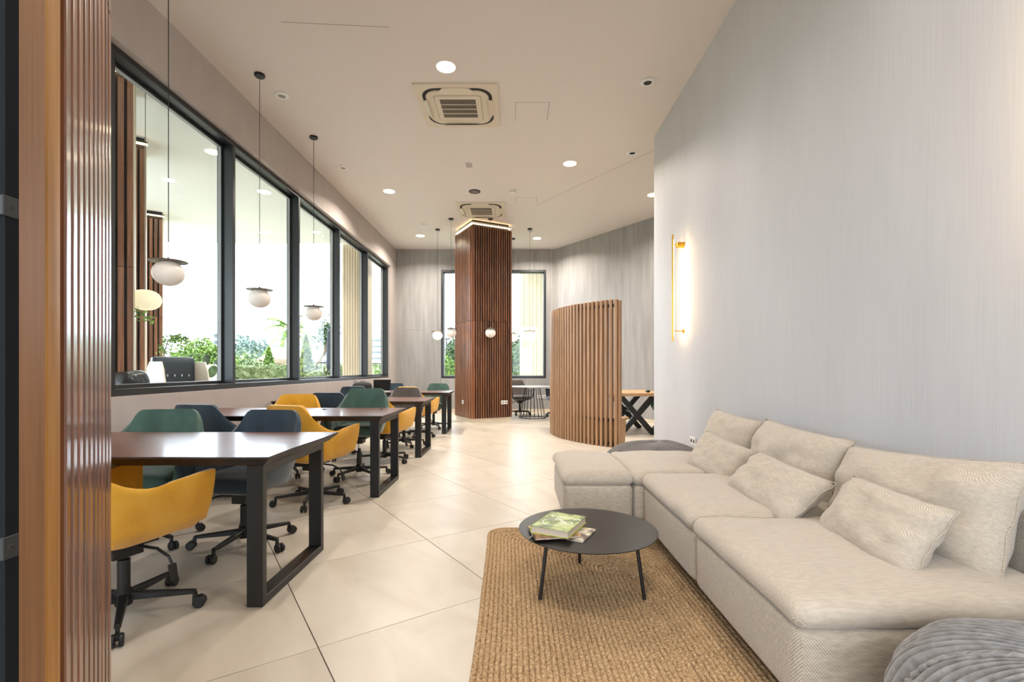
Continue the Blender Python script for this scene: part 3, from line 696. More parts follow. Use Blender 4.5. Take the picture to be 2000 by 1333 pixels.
def make_ac():
    r = empty('air_conditioner'); s = .485
    def rr(h, rad, z, n=8):
        pts = []
        for cx, cy, a0 in ((h-rad, h-rad, 0), (-h+rad, h-rad, 90), (-h+rad, -h+rad, 180), (h-rad, -h+rad, 270)):
            for k in range(n+1): a_ = math.radians(a0+90*k/n); pts.append((cx+rad*math.cos(a_), cy+rad*math.sin(a_)))
        return pts
    mb = MB(); mb.prism(rr(s, .012, 0), -.022, 0); mb.obj('outer_frame', M['ac'], r)
    MB().prism(rr(.415, .18, 0), -.0235, -.021).obj('air_slot', M['dark'], r)
    mb = MB(); mb.prism(rr(.375, .15, 0), -.034, -.0225); mb.obj('inner_panel', M['ac'], r)
    MB().prism(rr(.283, .035, 0), -.0348, -.034).obj('panel_groove', flat('groove_brown', (134, 122, 106), .8), r)
    MB().prism(rr(.277, .035, 0), -.0375, -.0345).obj('filter_panel', M['ac'], r)
    MB().box(-.215, .215, -.205, .205, -.0385, -.037).obj('grille_backing', M['dark'], r)
    mb = MB()
    for k in range(44): x = -.21+.42*k/43; mb.box(x-.0018, x+.0018, -.205, .205, -.042, -.038)
    o = mb.obj('grille_fins', flat('fin_beige', (150, 138, 124), .6), r); o['kind'] = 'stuff'
    for k in range(3): y = -.103+.103*k; MB().box(-.215, .215, y-.006, y+.006, -.045, -.0385).obj('grille_bar', M['ac'], r)
    for k in range(4):
        T = Matrix.Rotation(PI/2*k, 4, 'Z')
        pts = [(-.235, .362), (-.16, .412), (-.12, .424), (.12, .424), (.16, .412), (.235, .362)]
        mb = MB(); n = len(pts)
        lo = [T @ Vector((x, y, -.034-(.026 if y < .37 else -.004))) for x, y in pts]; up = [p+Vector((0, 0, .006)) for p in lo]
        mb.add(lo+up, [tuple(range(n-1, -1, -1)), tuple(range(n, 2*n))]+[(i, (i+1) % n, n+(i+1) % n, n+i) for i in range(n)])
        mb.obj('louvre_flap', M['ac'], r)
    return r
a1 = make_ac(); a1.location = (-.69, 6.0, H); tag(a1, 'square ivory ceiling air conditioner, the nearer one behind the first downlight', 'air conditioner', 'ceiling cassette air conditioners')
a2 = copy_tree(a1); a2.location = (-.69, 9.92, H); tag(a2, 'square ivory ceiling air conditioner, the farther one above the column', 'air conditioner', 'ceiling cassette air conditioners')

# ------------------------------------------------------------------ brass wall lamps
def wall_lamp(y, lab, power):
    t = empty('wall_lamp', (XR, y, 2.1)); tag(t, lab, 'wall lamp', 'tall brass wall lamps')
    x = -.131
    MB().lathe([(.0095, 1.495-2.1), (.0095, 2.73-2.1)], 16, c=(x, 0, 0)).obj('bar', M['brass'], t, smooth=False)
    MB().box(x+.0096, x+.0125, -.004, .004, 1.56-2.1, 2.67-2.1).obj('led_strip', M['led'], t)
    TX = Matrix.Rotation(PI/2, 4, 'Y')
    MB().lathe([(.034, .0), (.034, .085)], 24, T=Matrix.Translation((-.0855, 0, .51)) @ TX).obj('mount_cylinder', M['brass'], t, bevel=.002)
    MB().tube([(x+.006, 0, .51), (-.08, 0, .51)], .0055, 10).obj('upper_arm', M['brass'], t)
    MB().tube([(x+.006, 0, -.487), (-.012, 0, -.487)], .0045, 10).obj('lower_arm', M['brass'], t)
    MB().lathe([(.025, .0), (.025, .014)], 20, T=Matrix.Translation((-.0145, 0, -.487)) @ TX).obj('mount_foot', M['brass'], t)
    ld = bpy.data.lights.new('lamp_light', 'AREA'); ld.shape = 'RECTANGLE'; ld.size = .01; ld.size_y = 1.1; ld.energy = power*LIT; ld.color = (1, .70, .40)
    lo = bpy.data.objects.new('lamp_light', ld); COL.objects.link(lo); lo.parent = t; lo.location = (x+.014, 0, .0); lo.rotation_euler = (PI/2, 0, PI/2) if False else (0, -PI/2, 0)
    lo.rotation_euler = Matrix(((0, 0, -1), (1, 0, 0), (0, -1, 0))).to_euler()
    return t
wall_lamp(5.6, 'tall thin brass wall lamp with glowing strip on the right wall', 5)
wall_lamp(1.55, 'tall thin brass wall lamp just outside the right picture edge', 5)

# ------------------------------------------------------------------ curved slat screen with bench
P1, P2, P3 = Vector((.65, 9.03)), Vector((.874, 7.937)), Vector((1.49, 7.187))
def circ(a, b, c):
    d = 2*(a.x*(b.y-c.y)+b.x*(c.y-a.y)+c.x*(a.y-b.y))
    ux = ((a.x**2+a.y**2)*(b.y-c.y)+(b.x**2+b.y**2)*(c.y-a.y)+(c.x**2+c.y**2)*(a.y-b.y))/d
    uy = ((a.x**2+a.y**2)*(c.x-b.x)+(b.x**2+b.y**2)*(a.x-c.x)+(c.x**2+c.y**2)*(b.x-a.x))/d
    return Vector((ux, uy))
cc = circ(P1, P2, P3); R = (P1-cc).length
th0 = math.atan2(P3.y-cc.y, P3.x-cc.x); th1 = math.atan2(P1.y-cc.y, P1.x-cc.x)
th0 = th0 % (2*PI); th1 = th1 % (2*PI)
dth = -.083/R
scr = empty('slat_screen', (cc.x, cc.y, 0)); tag(scr, 'curved freestanding screen of pale brown vertical slats around the booth bench', 'screen')
nsl = int((th0-th1)/abs(dth))+9
sm = None
for k in range(nsl):
    a_ = th0+dth*k
    if sm is None: o = MB().box(-.065, .0, -.021, .021, 0, 2.215).obj('slat', M['oak'], scr, bevel=.003, seg=1); sm = o.data
    else: o = link('slat', sm, None, scr)
    o.location = (R*math.cos(a_), R*math.sin(a_), 0); o.rotation_euler = (0, 0, a_)
# closing post at the free end
a_ = th0+.045/R; o = MB().box(-.065, .0, -.015, .015, 0, 2.2).obj('end_post', M['oak'], scr, bevel=.003, seg=1); o.location = ((R-.03)*math.cos(a_), (R-.03)*math.sin(a_), 0); o.rotation_euler = (0, 0, a_)
def arc_band(r0, r1, a0, a1, z0, z1, n=40, r1b=None, r0b=None):
    mb = MB(); vs = []; fs = []
    for k in range(n+1):
        a_ = a0+(a1-a0)*k/n
        for r, z in ((r0 if r0b is None else r0b, z0), (r1 if r1b is None else r1b, z0), (r1, z1), (r0, z1)): vs.append((r*math.cos(a_), r*math.sin(a_), z))
    for k in range(n):
        for j in range(4): fs.append((4*k+j, 4*k+(j+1) % 4, 4*k+4+(j+1) % 4, 4*k+4+j))
    fs += [(3, 2, 1, 0), tuple(4*n+j for j in range(4))]
    return mb.add(vs, fs)
for z in (.03, .38, 2.10): arc_band(R-.065, R-.04, th0+dth*.3, th0+dth*(nsl-1), z, z+.06).obj('rail', M['plastic'], scr) if False else arc_band(R-.052, R-.03, th0-.02*0, th0+dth*(nsl-1), z, z+.05).obj('rail', M['plastic'], scr)
be = empty('booth_bench', (cc.x, cc.y, 0)); tag(be, 'curved oak bench fixed inside the slat screen, only its end showing', 'bench')
arc_band(R-.34, R-.07, th0+.01, th0+dth*(nsl-3), 0, .395, r0b=R-.28, r1b=R-.07).obj('front_panel', M['oak_flat'], be)
arc_band(R-.40, R-.068, th0+.02, th0+dth*(nsl-3), .396, .432).obj('seat_board', M['oak_flat'], be, bevel=.003, seg=1)
# oak table with X legs
ot = empty('oak_table', (2.18, 9.2, 0)); tag(ot, 'thick oak table on black crossed legs behind the screen', 'table')
for k in range(5): MB().box(-.46+.184*k, -.46+.184*(k+1)-.002, -.76, .62, .695, .75).obj('top_plank', M['oak_flat'], ot, bevel=.002, seg=1)
for y in (-.55, .42):
    MB().bar((-.30, y, .69), (.30, y, .0), .09, .09).obj('cross_leg', M['black_metal'], ot, loc=(0, 0, .0)); MB().bar((.30, y+.001, .69), (-.30, y+.001, .0), .088, .088).obj('cross_leg', M['black_metal'], ot)
MB().tube([(0, -.55, .36), (0, .42, .36)], .02, 8).obj('tie_bar', M['black_metal'], ot)
ms = softbox(.07, .11, .034, .017, 6, .01).obj('computer_mouse', M['plastic'], loc=(2.40, 8.75, .769), smooth=True); tag(ms, 'small black mouse-shaped object on the oak table', 'mouse')
# round wire table
rt = empty('round_table', (.417, 11.6, 0)); tag(rt, 'round white-topped table on a flared cage of black wire rods', 'table')
MB().lathe([(.0, .745), (.60, .745), (.605, .752), (.60, .758), (.0, .758)], 48, cap=False).obj('tabletop', flat('pale_grey_top', (176, 178, 182), .25), rt)
ring = lambda r, z, n=40: [(r*math.cos(2*PI*k/n), r*math.sin(2*PI*k/n), z) for k in range(n)]
MB().tube(ring(.32, .008), .008, 6, True).obj('bottom_ring', M['black_metal'], rt); MB().tube(ring(.18, .736), .008, 6, True).obj('top_ring', M['black_metal'], rt)
rod = None
for k in range(20):
    if rod is None: o = MB().tube([(.32, 0, .008), (.18, 0, .736)], .0055, 6).obj('rod', M['black_metal'], rt); rod = o.data
    else: o = link('rod', rod, None, rt)
    o.rotation_euler = (0, 0, 2*PI*k/20+.1)

# ------------------------------------------------------------------ rug
def rug():
    x0, x1, y0, y1 = -.20, 1.52, .25, 3.55; cx, cy = (x0+x1)/2, (y0+y1)/2; hw, hl = (x1-x0)/2, (y1-y0)/2
    pitch = .0235; V = []; F = []; nr = int(hw/pitch)
    for k in range(nr):
        d = pitch*(k+.5); w_, l_ = hw-d, hl-d; rc = max(.012, .12-d*.12) if w_ > .14 else max(.004, w_*.8)
        rc = min(rc, w_*.95)
        path = []
        n_long = max(4, int(2*(l_-rc)/.028)); n_sh = max(2, int(2*(w_-rc)/.028)); na = 7
        def seg(ax, ay, bx, by, n): return [(ax+(bx-ax)*i/n, ay+(by-ay)*i/n) for i in range(n)]
        def arc(ox, oy, a0): return [(ox+rc*math.cos(a0+PI/2*i/na), oy+rc*math.sin(a0+PI/2*i/na)) for i in range(na)]
        path += seg(w_, -l_+rc, w_, l_-rc, n_long)+arc(w_-rc, l_-rc, 0)+seg(w_-rc, l_, -w_+rc, l_, n_sh)+arc(-w_+rc, l_-rc, PI/2)
        path += seg(-w_, l_-rc, -w_, -l_+rc, n_long)+arc(-w_+rc, -l_+rc, PI)+seg(-w_+rc, -l_, w_-rc, -l_, n_sh)+arc(w_-rc, -l_+rc, 1.5*PI)
        m = len(path); base = len(V); prof = [(-.5, .003), (-.36, .0105), (0, .0135), (.36, .0105), (.5, .003)]
        for i, (px, py) in enumerate(path):
            qx, qy = path[(i+1) % m]; rx, ry = path[i-1]; tx, ty = qx-rx, qy-ry; L_ = math.hypot(tx, ty) or 1; nx, ny = ty/L_, -tx/L_
            wob = .006*noise.noise(Vector((px*1.3, py*1.3, 3)))+.0015*noise.noise(Vector((px*9, py*9, k)))
            bow = -.028*(1-(py/hl)**2)*(px/hw if px < 0 else 0)
            br = .0016*math.sin(i*2.4+k)
            hz = .0015*noise.noise(Vector((px*30, py*30, k)))
            for o_, z in prof:
                ww = pitch*(1+.0)
                V.append((cx+px+nx*(o_*ww+wob*1)+(br if abs(o_) < .5 else 0)+(-.03*(1-(py/hl)**2) if False else 0)+bow*-1*-1, cy+py+ny*(o_*ww+wob), z+(hz+abs(br)*.6 if z > .005 else 0)))
        for i in range(m):
            j = (i+1) % m
            for q in range(4): F.append((base+i*5+q, base+j*5+q, base+j*5+q+1, base+i*5+q+1))
    # backing
    b = len(V); V += [(x0+.03, y0+.03, .002), (x1-.03, y0+.03, .002), (x1-.03, y1-.03, .002), (x0+.03, y1-.03, .002)]; F.append((b, b+1, b+2, b+3))
    me = bpy.data.meshes.new('jute_rug'); me.from_pydata(V, [], F)
    bm = bmesh.new(); bm.from_mesh(me); bmesh.ops.recalc_face_normals(bm, faces=bm.faces); bm.to_mesh(me); bm.free()
    for p in me.polygons:
        pass
    me.shade_smooth()
    o = link('jute_rug', me, M['jute']); tag(o, 'large rectangular braided jute rug under the coffee table and sofa', 'rug')
    return o
rug()
RZ = .0125

# ------------------------------------------------------------------ coffee table and books
ct = empty('coffee_table', (.388, 2.60, RZ)); tag(ct, 'low round dark coffee table on three thin black legs on the jute rug', 'coffee table')
zt = .32-RZ
MB().lathe([(.0, zt-.008), (.345, zt-.010), (.366, zt-.004), (.368, zt-.001), (.366, zt), (.0, zt)], 72, cap=False).obj('tabletop', M['tabletop_black'], ct)
for (bx, by) in ((.126, 2.44), (.652, 2.44), (.386, 2.90)):
    b_ = Vector((bx-.388, by-2.60, 0)); t_ = Vector((b_.x*.86, b_.y*.86, zt-.01))
    MB().tube([b_, t_], .0095, 12).obj('leg', M['black_metal'], ct)
MB().tube([(-.22, -.14, zt-.014), (.22, -.14, zt-.014), (0, .25, zt-.014)], .006, 6, True).obj('under_frame', M['black_metal'], ct)
def book(name, x, y, z, rot, w_, d_, h_, cover, page, lab, spine=True):
    t = empty(name, (x, y, z), rot); c = .0025 if h_ > .02 else .0012
    MB().box(-w_/2+.003, w_/2-.004, -d_/2+.004, d_/2-.004, c, h_-c).obj('pages', page, t)
    MB().box(-w_/2, w_/2, -d_/2, d_/2, h_-c, h_).obj('front_cover', cover, t); MB().box(-w_/2, w_/2, -d_/2, d_/2, 0, c).obj('back_cover', cover if h_ < .02 else M['book_lime'], t)
    MB().box(-w_/2-.001, -w_/2+.003, -d_/2, d_/2, 0, h_).obj('spine', cover if h_ < .02 else M['book_lime'], t)
    tag(t, lab, 'book'); return t
tz = .3205
book('magazine', .265, 2.525, tz, math.radians(62), .20, .26, .009, M['book_food'], M['paper'], 'magazine with a food photo cover, lowest of the stack and sticking out to the right')
book('magazine', .20, 2.50, tz+.0093, math.radians(10), .235, .20, .009, M['book_brown'], M['paper'], 'magazine with a brown striped cover, under the green book')
gb = book('hardcover_book', .232, 2.545, tz+.0187, math.radians(-27), .205, .275, .036, M['book_green'], M['paper'], 'thick green cookery book with white lettering on top of the stack')
def text(s, parent, loc, size, rz=0):
    c = bpy.data.curves.new('lettering', 'FONT'); c.body = s; c.size = size; c.align_x = 'CENTER'; c.align_y = 'CENTER'; c.extrude = .0002
    tmp = bpy.data.objects.new('tmp_text', c); me = bpy.data.meshes.new_from_object(tmp); bpy.data.objects.remove(tmp); me.name = 'lettering'
    o = bpy.data.objects.new('lettering', me); COL.objects.link(o); o.parent = parent; o.location = loc; o.rotation_euler = (0, 0, rz); me.materials.clear(); me.materials.append(M['ink']); return o
text('COCINA', gb, (.015, .062, .0363), .044); text('SO', gb, (.045, -.018, .0363), .062); text('DE', gb, (-.01, .022, .0363), .034)
MB().lathe([(.055, 0), (.057, .0003), (.059, 0)], 40, c=(-.02, -.03, .0361), cap=False, sy=.9).obj('printed_circle', M['ink'], gb)
MB().tube([(-.088, -.138, .02), (-.09, -.145, .005), (-.088, -.15, -.014), (-.098, -.165, -.0175)], .0022, 5).obj('bookmark_ribbon', M['paper'], gb)

# ------------------------------------------------------------------ sofa
XF = .87
def sofa_section(x0, x1, y0, y1, label, back=True, seed=0, cush=None):
    t = empty('sofa_section', ((x0+x1)/2, (y0+y1)/2, 0)); tag(t, label, 'sofa', 'sections of the L-shaped sofa')
    w_, d_ = x1-x0, y1-y0
    softbox(w_-.002, d_-.002, .25, .03, 10, .008, 0.0, seed).obj('base', M['sofa'], t, loc=(0, 0, .25), smooth=True)
    cw = w_-(.14 if back else .0)
    softbox(cw+.012, d_-.006, .095, .046, 22, .026, .012, seed+1).obj('seat_cushion', M['sofa_cushion'], t, loc=(-(w_-cw)/2-.003, 0, .412), smooth=True)
    if back: softbox(.10, d_-.02, .40, .04, 10, .0, .003, seed+2).obj('backrest', M['sofa'], t, loc=(w_/2-.055, 0, .47), smooth=True)
    for sx in (-1, 1):
        for sy in (-1, 1): MB().lathe([(.014, 0), (.02, .13)], 12, c=(sx*(w_/2-.16), sy*(d_/2-.12), (RZ if x0 < 1.4 and y0 < 3 and sx < 0 else 0)+.0)).obj('leg', M['black_metal'], t)
    return t
sofa_section(XF, 1.93, 1.47, 2.36, 'nearest section of the beige sofa, next to the corduroy beanbag', seed=1)
sofa_section(XF, 1.93, 2.365, 3.31, 'middle section of the beige sofa beside the coffee table', seed=5)
sofa_section(.82, 1.93, 3.315, 4.20, 'corner section of the beige sofa farthest along the wall', seed=9)
sofa_section(.335, .815, 3.315, 4.20, 'short backless end section of the beige sofa reaching into the room', back=False, seed=13)
sofa_section(XF+.25, 1.93, .56, 1.455, 'hidden sofa section at the right picture edge behind the beanbag', seed=17) if False else None
def cushion(w_, h_, t_, Mx, label, cat, group, seed, nm, slump=.0):
    mb, rim = pillow(w_, h_, t_, 22, seed, slump)
    e = mb.obj(nm, M['sofa_cushion'], None, smooth=True); e.matrix_world = Mx; tag(e, label, cat, group)
    MB().tube(rim, .0035, 5, True).obj('seam', M['sofa'], e, smooth=True)
    return e
def lean(xb, zb, xt, zt_, yc, w_, skew=0):
    """pillow whose lower edge is at (xb,zb) and upper edge at (xt,zt); width along -Y"""
    o = ((xb+xt)/2, yc, (zb+zt_)/2); return frame_mat(o, (0, -1, skew), (xt-xb, 0, zt_-zb))
G3 = 'large loose back cushions of the sofa'; G4 = 'small lumbar pillows on the sofa'
cushion(.92, .46, .25, lean(1.62, .40, 1.76, .79, 2.08, .9, .09), 'large beige back cushion at the near end of the sofa', 'cushion', G3, 1, 'back_cushion')
cushion(.90, .46, .24, lean(1.62, .40, 1.76, .79, 2.97, .9, -.03), 'large beige back cushion on the middle sofa section', 'cushion', G3, 2, 'back_cushion')
cushion(.82, .44, .24, lean(1.62, .41, 1.76, .80, 3.83, .8, -.03), 'large beige back cushion on the corner sofa section, highest corner pointing up', 'cushion', G3, 3, 'back_cushion')
cushion(.52, .31, .17, lean(1.37, .45, 1.51, .67, 1.92, .5, -.03), 'small beige lumbar pillow on the nearest sofa section', 'pillow', G4, 4, 'lumbar_pillow')
cushion(.70, .32, .18, lean(1.31, .455, 1.48, .62, 2.63, .6, -.04), 'small beige lumbar pillow slumped on the middle sofa section', 'pillow', G4, 5, 'lumbar_pillow')
cushion(.58, .32, .17, frame_mat((1.42, 3.38, .54), (.18, -1, -.12), (.16, 0, .24)), 'small beige lumbar pillow on the corner sofa section', 'pillow', G4, 6, 'lumbar_pillow')

# ------------------------------------------------------------------ corduroy beanbags
def beanbag(x, y, rx, ry, h, label, mat, rot=0, ridges=150, panels=6, peak=(0, 0), amp=.005, seed=0, knot=True):
    t = empty('beanbag', (x, y, 0), rot); tag(t, label, 'beanbag', 'grey corduroy beanbags')
    na, nz = ridges*5, 46; V = []; F = []
    def surf(a_, s, ridge=True):
        # s: 0 top .. 1 bottom
        th = s*PI*.86; prof = math.sin(th)**.8 if s < .99 else math.sin(th)**.8
        pa = (a_*panels/(2*PI)) % 1; pin = 1-.05*(abs(pa-.5)*2)**8*math.sin(min(1, s*1.3)*PI)
        r = prof*pin; k = math.cos(th)
        z = h*(.5+.5*k) if k > 0 else h*(.5+.5*k*.98)
        zz = (z-h*(.5+.5*math.cos(PI*.86)))/(h-h*(.5+.5*math.cos(PI*.86)))*h
        n_ = noise.noise(Vector((math.cos(a_)*1.4+seed, math.sin(a_)*1.4, s*2.2)))
        f = 1+.09*n_+.025*noise.noise(Vector((math.cos(a_)*5, math.sin(a_)*5, s*7+seed)))
        px = rx*r*math.cos(a_)*f+peak[0]*(1-s)**1.5; py = ry*r*math.sin(a_)*f+peak[1]*(1-s)**1.5
        rd = amp*(abs(math.sin(a_*ridges/2+.7*math.sin(s*5+seed)*(1-s)*6))*2-1)*min(1, s*7)*(1 if ridge else 0)
        return Vector((px+rd*math.cos(a_), py+rd*math.sin(a_), max(.002, zz*(1+.05*n_)+rd*max(0, k))))
    for j in range(nz+1):
        s = .004+.996*j/nz
        for i in range(na): V.append(surf(2*PI*i/na, s))
    for j in range(nz):
        for i in range(na): F.append((j*na+i, j*na+(i+1) % na, (j+1)*na+(i+1) % na, (j+1)*na+i))
    F.append(tuple(range(na))); F.append(tuple(nz*na+i for i in range(na-1, -1, -1)))
    mb = MB().add(V, F); mb.obj('cover', M[mat], t, smooth=True)
    if knot:
        for p in range(panels):
            a_ = 2*PI*p/panels; pts = []; rr = []
            for j in range(90):
                s = .03+.9*j/89; q = surf(a_, s, False); w_ = noise.noise(Vector((j*.5, p, 1)))*.006
                pts.append(q+Vector((math.cos(a_)*.004-math.sin(a_)*w_, math.sin(a_)*.004+math.cos(a_)*w_, .004))); rr.append(.008+.0035*math.sin(j*1.9))
            MB().tube(pts, rr, 7).obj('seam', M[mat], t, smooth=True)
    return t
beanbag(1.42, .94, .52, .50, .54, 'light grey corduroy beanbag in the bottom right corner, before the sofa', 'cord', rot=.5, ridges=96, panels=6, peak=(-.08, .10), amp=.008, seed=2)
beanbag(1.35, 4.82, .52, .5, .45, 'dark grey corduroy beanbag lying flat behind the sofa corner', 'cord_dark', rot=.3, ridges=90, panels=6, peak=(.1, 0), amp=.003, seed=6, knot=False)

# ------------------------------------------------------------------ outside: terrace
ter = struct(MB().box(-13, XL-.25, -6, 12.3, -.3, -.03).obj('floor_terrace', M['paving']))
struct(MB().box(-260, 260, -200, 260, -.7, -.35).obj('floor_garden', M['grass']))
ed = [(XL-.25, -6), (XL-.25, 12.05)]
for k in range(13): t_ = k/12; ed.append((XL-.25-3.2-6.5*math.sin(t_*PI/2), 12.05-3.6*(1-math.cos(t_*PI/2))))
ed.append((-13.2, -6))
struct(MB().prism(ed, 4.30, 4.6).obj('ceiling_terrace', M['terrace_ceiling']))
def tcol(x, y, wd, label, z1=4.18, n=8):
    """outdoor column, slatted face turned to the window"""
    d = Vector((x, y)).normalized(); rt_ = Vector((d.y, -d.x)); a0 = math.atan2(rt_.y, rt_.x)-.02
    t = empty('terrace_column', (x, y, -.03), a0); tag(t, label, 'column', 'slatted columns on the terrace')
    MB().box(-wd, 0-.013, .03, .7, 0, 4.33).obj('core', M['core'], t)
    MB().box(-.012, -.002, .0, .7, 0, 4.33).obj('side_panel', M['siding'], t)
    me = None; p = wd/n
    for k in range(n):
        for (z0, z1_) in ((0, 2.25), (2.256, z1)):
            if me is None or True:
                o = MB().box(-p*.33, p*.33, 0, .03, 0, z1_-z0).obj('slat', M['slat'], t) if (k == 0) else link('slat', (m0 if z0 == 0 else m1), None, t)
                if k == 0:
                    if z0 == 0: m0 = o.data
                    else: m1 = o.data
            o.location = (-p*(k+.5), 0, z0)
    MB().box(-wd+.02, .02, -.006, .03, z1+.06, z1+.075).obj('led_strip', M['led_cove'], t)  # glowing strip stands in for an LED line reflected in the window
    MB().box(-wd+.02, .02, -.01, .03, z1+.08, z1+.10).obj('cove_cover', M['black_metal'], t)
tcol(-3.93, 5.0, .52, 'slatted wooden terrace column nearest the window edge, full height at the far left pane', n=7)
tcol(-5.0, 6.55, .62, 'slatted wooden terrace column between the two others behind the first pane', n=8)
tcol(-7.02, 9.65, .85, 'slatted wooden terrace column farthest out, with a pale right side', n=11)
struct(MB().box(-4.31, -3.72, 12.1, 12.6, -.1, 4.32).obj('trim_1', M['siding']))
for k in range(9): struct(MB().box(-4.31+.066*k, -4.31+.066*k+.05, 12.08, 12.1, 0, 4.30).obj('trim_2', M['siding']))
bf = struct(MB().box(.16, 4.2, 15.9, 16.2, -.3, 6.5).obj('wall_outer', M['siding']))
for k in range(16): 
    MB().box(.16+.14*k, .16+.14*k+.132, 15.885, 15.9, -.3, 6.5).obj('siding_board', M['siding'], bf)
struct(MB().box(.16, 6.2, 13.46, 16.3, 4.6, 4.9).obj('sky_shade_slab', M['terrace_ceiling']))  # unseen slab added to cut the sky light on the outer wall
# terrace downlights
for (u, v) in ((415, 297), (330, 352), (518, 376), (402, 456), (516, 456), (618, 454)):
    Y = (4.30-CAMH)*945/(721-v); x = (u-1006)/945*Y
    k_ = {415: 'bright terrace soffit downlight beside the first wide mullion', 330: 'terrace soffit downlight behind the nearest pendant cord', 518: 'terrace soffit downlight highest in the second pane', 402: 'terrace soffit downlight low in the first pane near the soffit edge', 516: 'terrace soffit downlight low in the second pane', 618: 'terrace soffit downlight in the third pane'}[u]
    t = tag(MB().lathe([(0, -.004), (.09, -.004), (.09, 0), (0, 0)], 20, cap=False).obj('terrace_downlight', M['lampwhite'], loc=(x, Y, 4.299)), k_, 'ceiling light', 'terrace soffit downlights')
    ld = bpy.data.lights.new('lamp_light', 'AREA'); ld.shape = 'DISK'; ld.size = .18; ld.energy = 18; ld.spread = 1.5; ld.color = (1, .92, .8)
    lo = bpy.data.objects.new('lamp_light', ld); COL.objects.link(lo); lo.parent = t; lo.location = (0, 0, -.02)
# terrace seating
def lounge(x, y, rz, lab, quilt):
    t = empty('terrace_lounge_seat', (x, y, -.03), rz); tag(t, lab, 'lounge seat', 'pale panelled terrace seats')
    side = [(-.45, 0), (.45, 0), (.45, .42), (.36, .46), (.16, .98), (.08, 1.08), (-.36, 1.08), (-.45, 1.0)]
    for s_ in (-.62, .58):
        mb = MB(); T = Matrix(((0, 0, 1, s_), (1, 0, 0, 0), (0, 1, 0, 0), (0, 0, 0, 1))); mb.prism(side, 0, .04, T); mb.obj('side_panel', M['terrace_white'], t, bevel=.006)
    softbox(1.16, .75, .16, .05, 6, .02).obj('seat_cushion', M['black_leather'], t, loc=(0, .03, .45), smooth=True)
    softbox(1.16, .14, .72, .05, 6, .0).obj('back_cushion', M['black_leather'], t, loc=(0, -.34, .79), smooth=True)
    MB().box(-.58, .58, -.45, .38, .08, .36).obj('base', M['terrace_white'], t)
    for k in range(5): MB().lathe([(0, 0), (.018, .002), (.012, .01), (0, .012)], 10, T=Matrix.Translation((-.4+.2*k, -.268, .9)) @ Matrix.Rotation(-PI/2, 4, 'X'), cap=False).obj('tuft_button', M['white'], t)
    return t
for a_ in ((-5.3, 7.7, -122, 'pale panelled terrace seat with dark tufted back, seen behind the low white table'), (-7.7, 12.2, 94, 'pale panelled terrace seat in profile at the right edge of the first pane')):
    l_ = lounge(a_[0], a_[1], math.radians(a_[2]), a_[3], True); l_.scale = (.52, .9, 1.22)
tt = empty('terrace_table', (-4.62, 6.55, -.03)); tag(tt, 'low white table on the terrace between the pale seats', 'table')
softbox(.62, .5, .03, .014, 6, 0).obj('tabletop', M['white'], tt, loc=(0, 0, 1.0)); MB().lathe([(.25, 0), (.04, .04), (.04, .96)], 16).obj('pedestal', M['white'], tt)
tb_ = tag(softbox(.27, .34, 1.16, .09, 14, .02, .02, 4).obj('wrapped_stack', M['bagplastic'], loc=(-3.70, 4.62, .555), smooth=True), 'dark plastic-wrapped bundle behind the lower left window corner', 'wrapped bundle')
ln = empty('terrace_lantern', (-4.05, 5.3, 1.93)); tag(ln, 'pale oval fabric lantern glowing behind the first window pane', 'lantern')
MB().lathe([(max(.001, .15*math.sin(PI*k/14)**.8), -.112*math.cos(PI*k/14)) for k in range(15)], 28).obj('shade', M['shade_lit'], ln, smooth=True)
MB().tube([(0, 0, .09), (0, 0, 4.30-1.93)], .003, 5).obj('cord', M['black_metal'], ln)
def leaves_obj(name, pts, size, mat, parent=None, seed=0, flatn=None, aspect=.5):
    rnd = random.Random(seed); V = []; F = []
    for p in pts:
        a = Vector((rnd.gauss(0, 1), rnd.gauss(0, 1), rnd.gauss(0, 1))).normalized(); b = a.cross(Vector((rnd.gauss(0, 1), rnd.gauss(0, 1), rnd.gauss(0, 1)))).normalized()
        s_ = size*rnd.uniform(.6, 1.3); k = len(V); p = Vector(p)
        V += [p-a*s_, p+b*s_*aspect, p+a*s_, p-b*s_*aspect]; F.append((k, k+1, k+2, k+3))
    me = bpy.data.meshes.new(name); me.from_pydata([tuple(v) for v in V], [], F)
    return link(name, me, M[mat], parent)
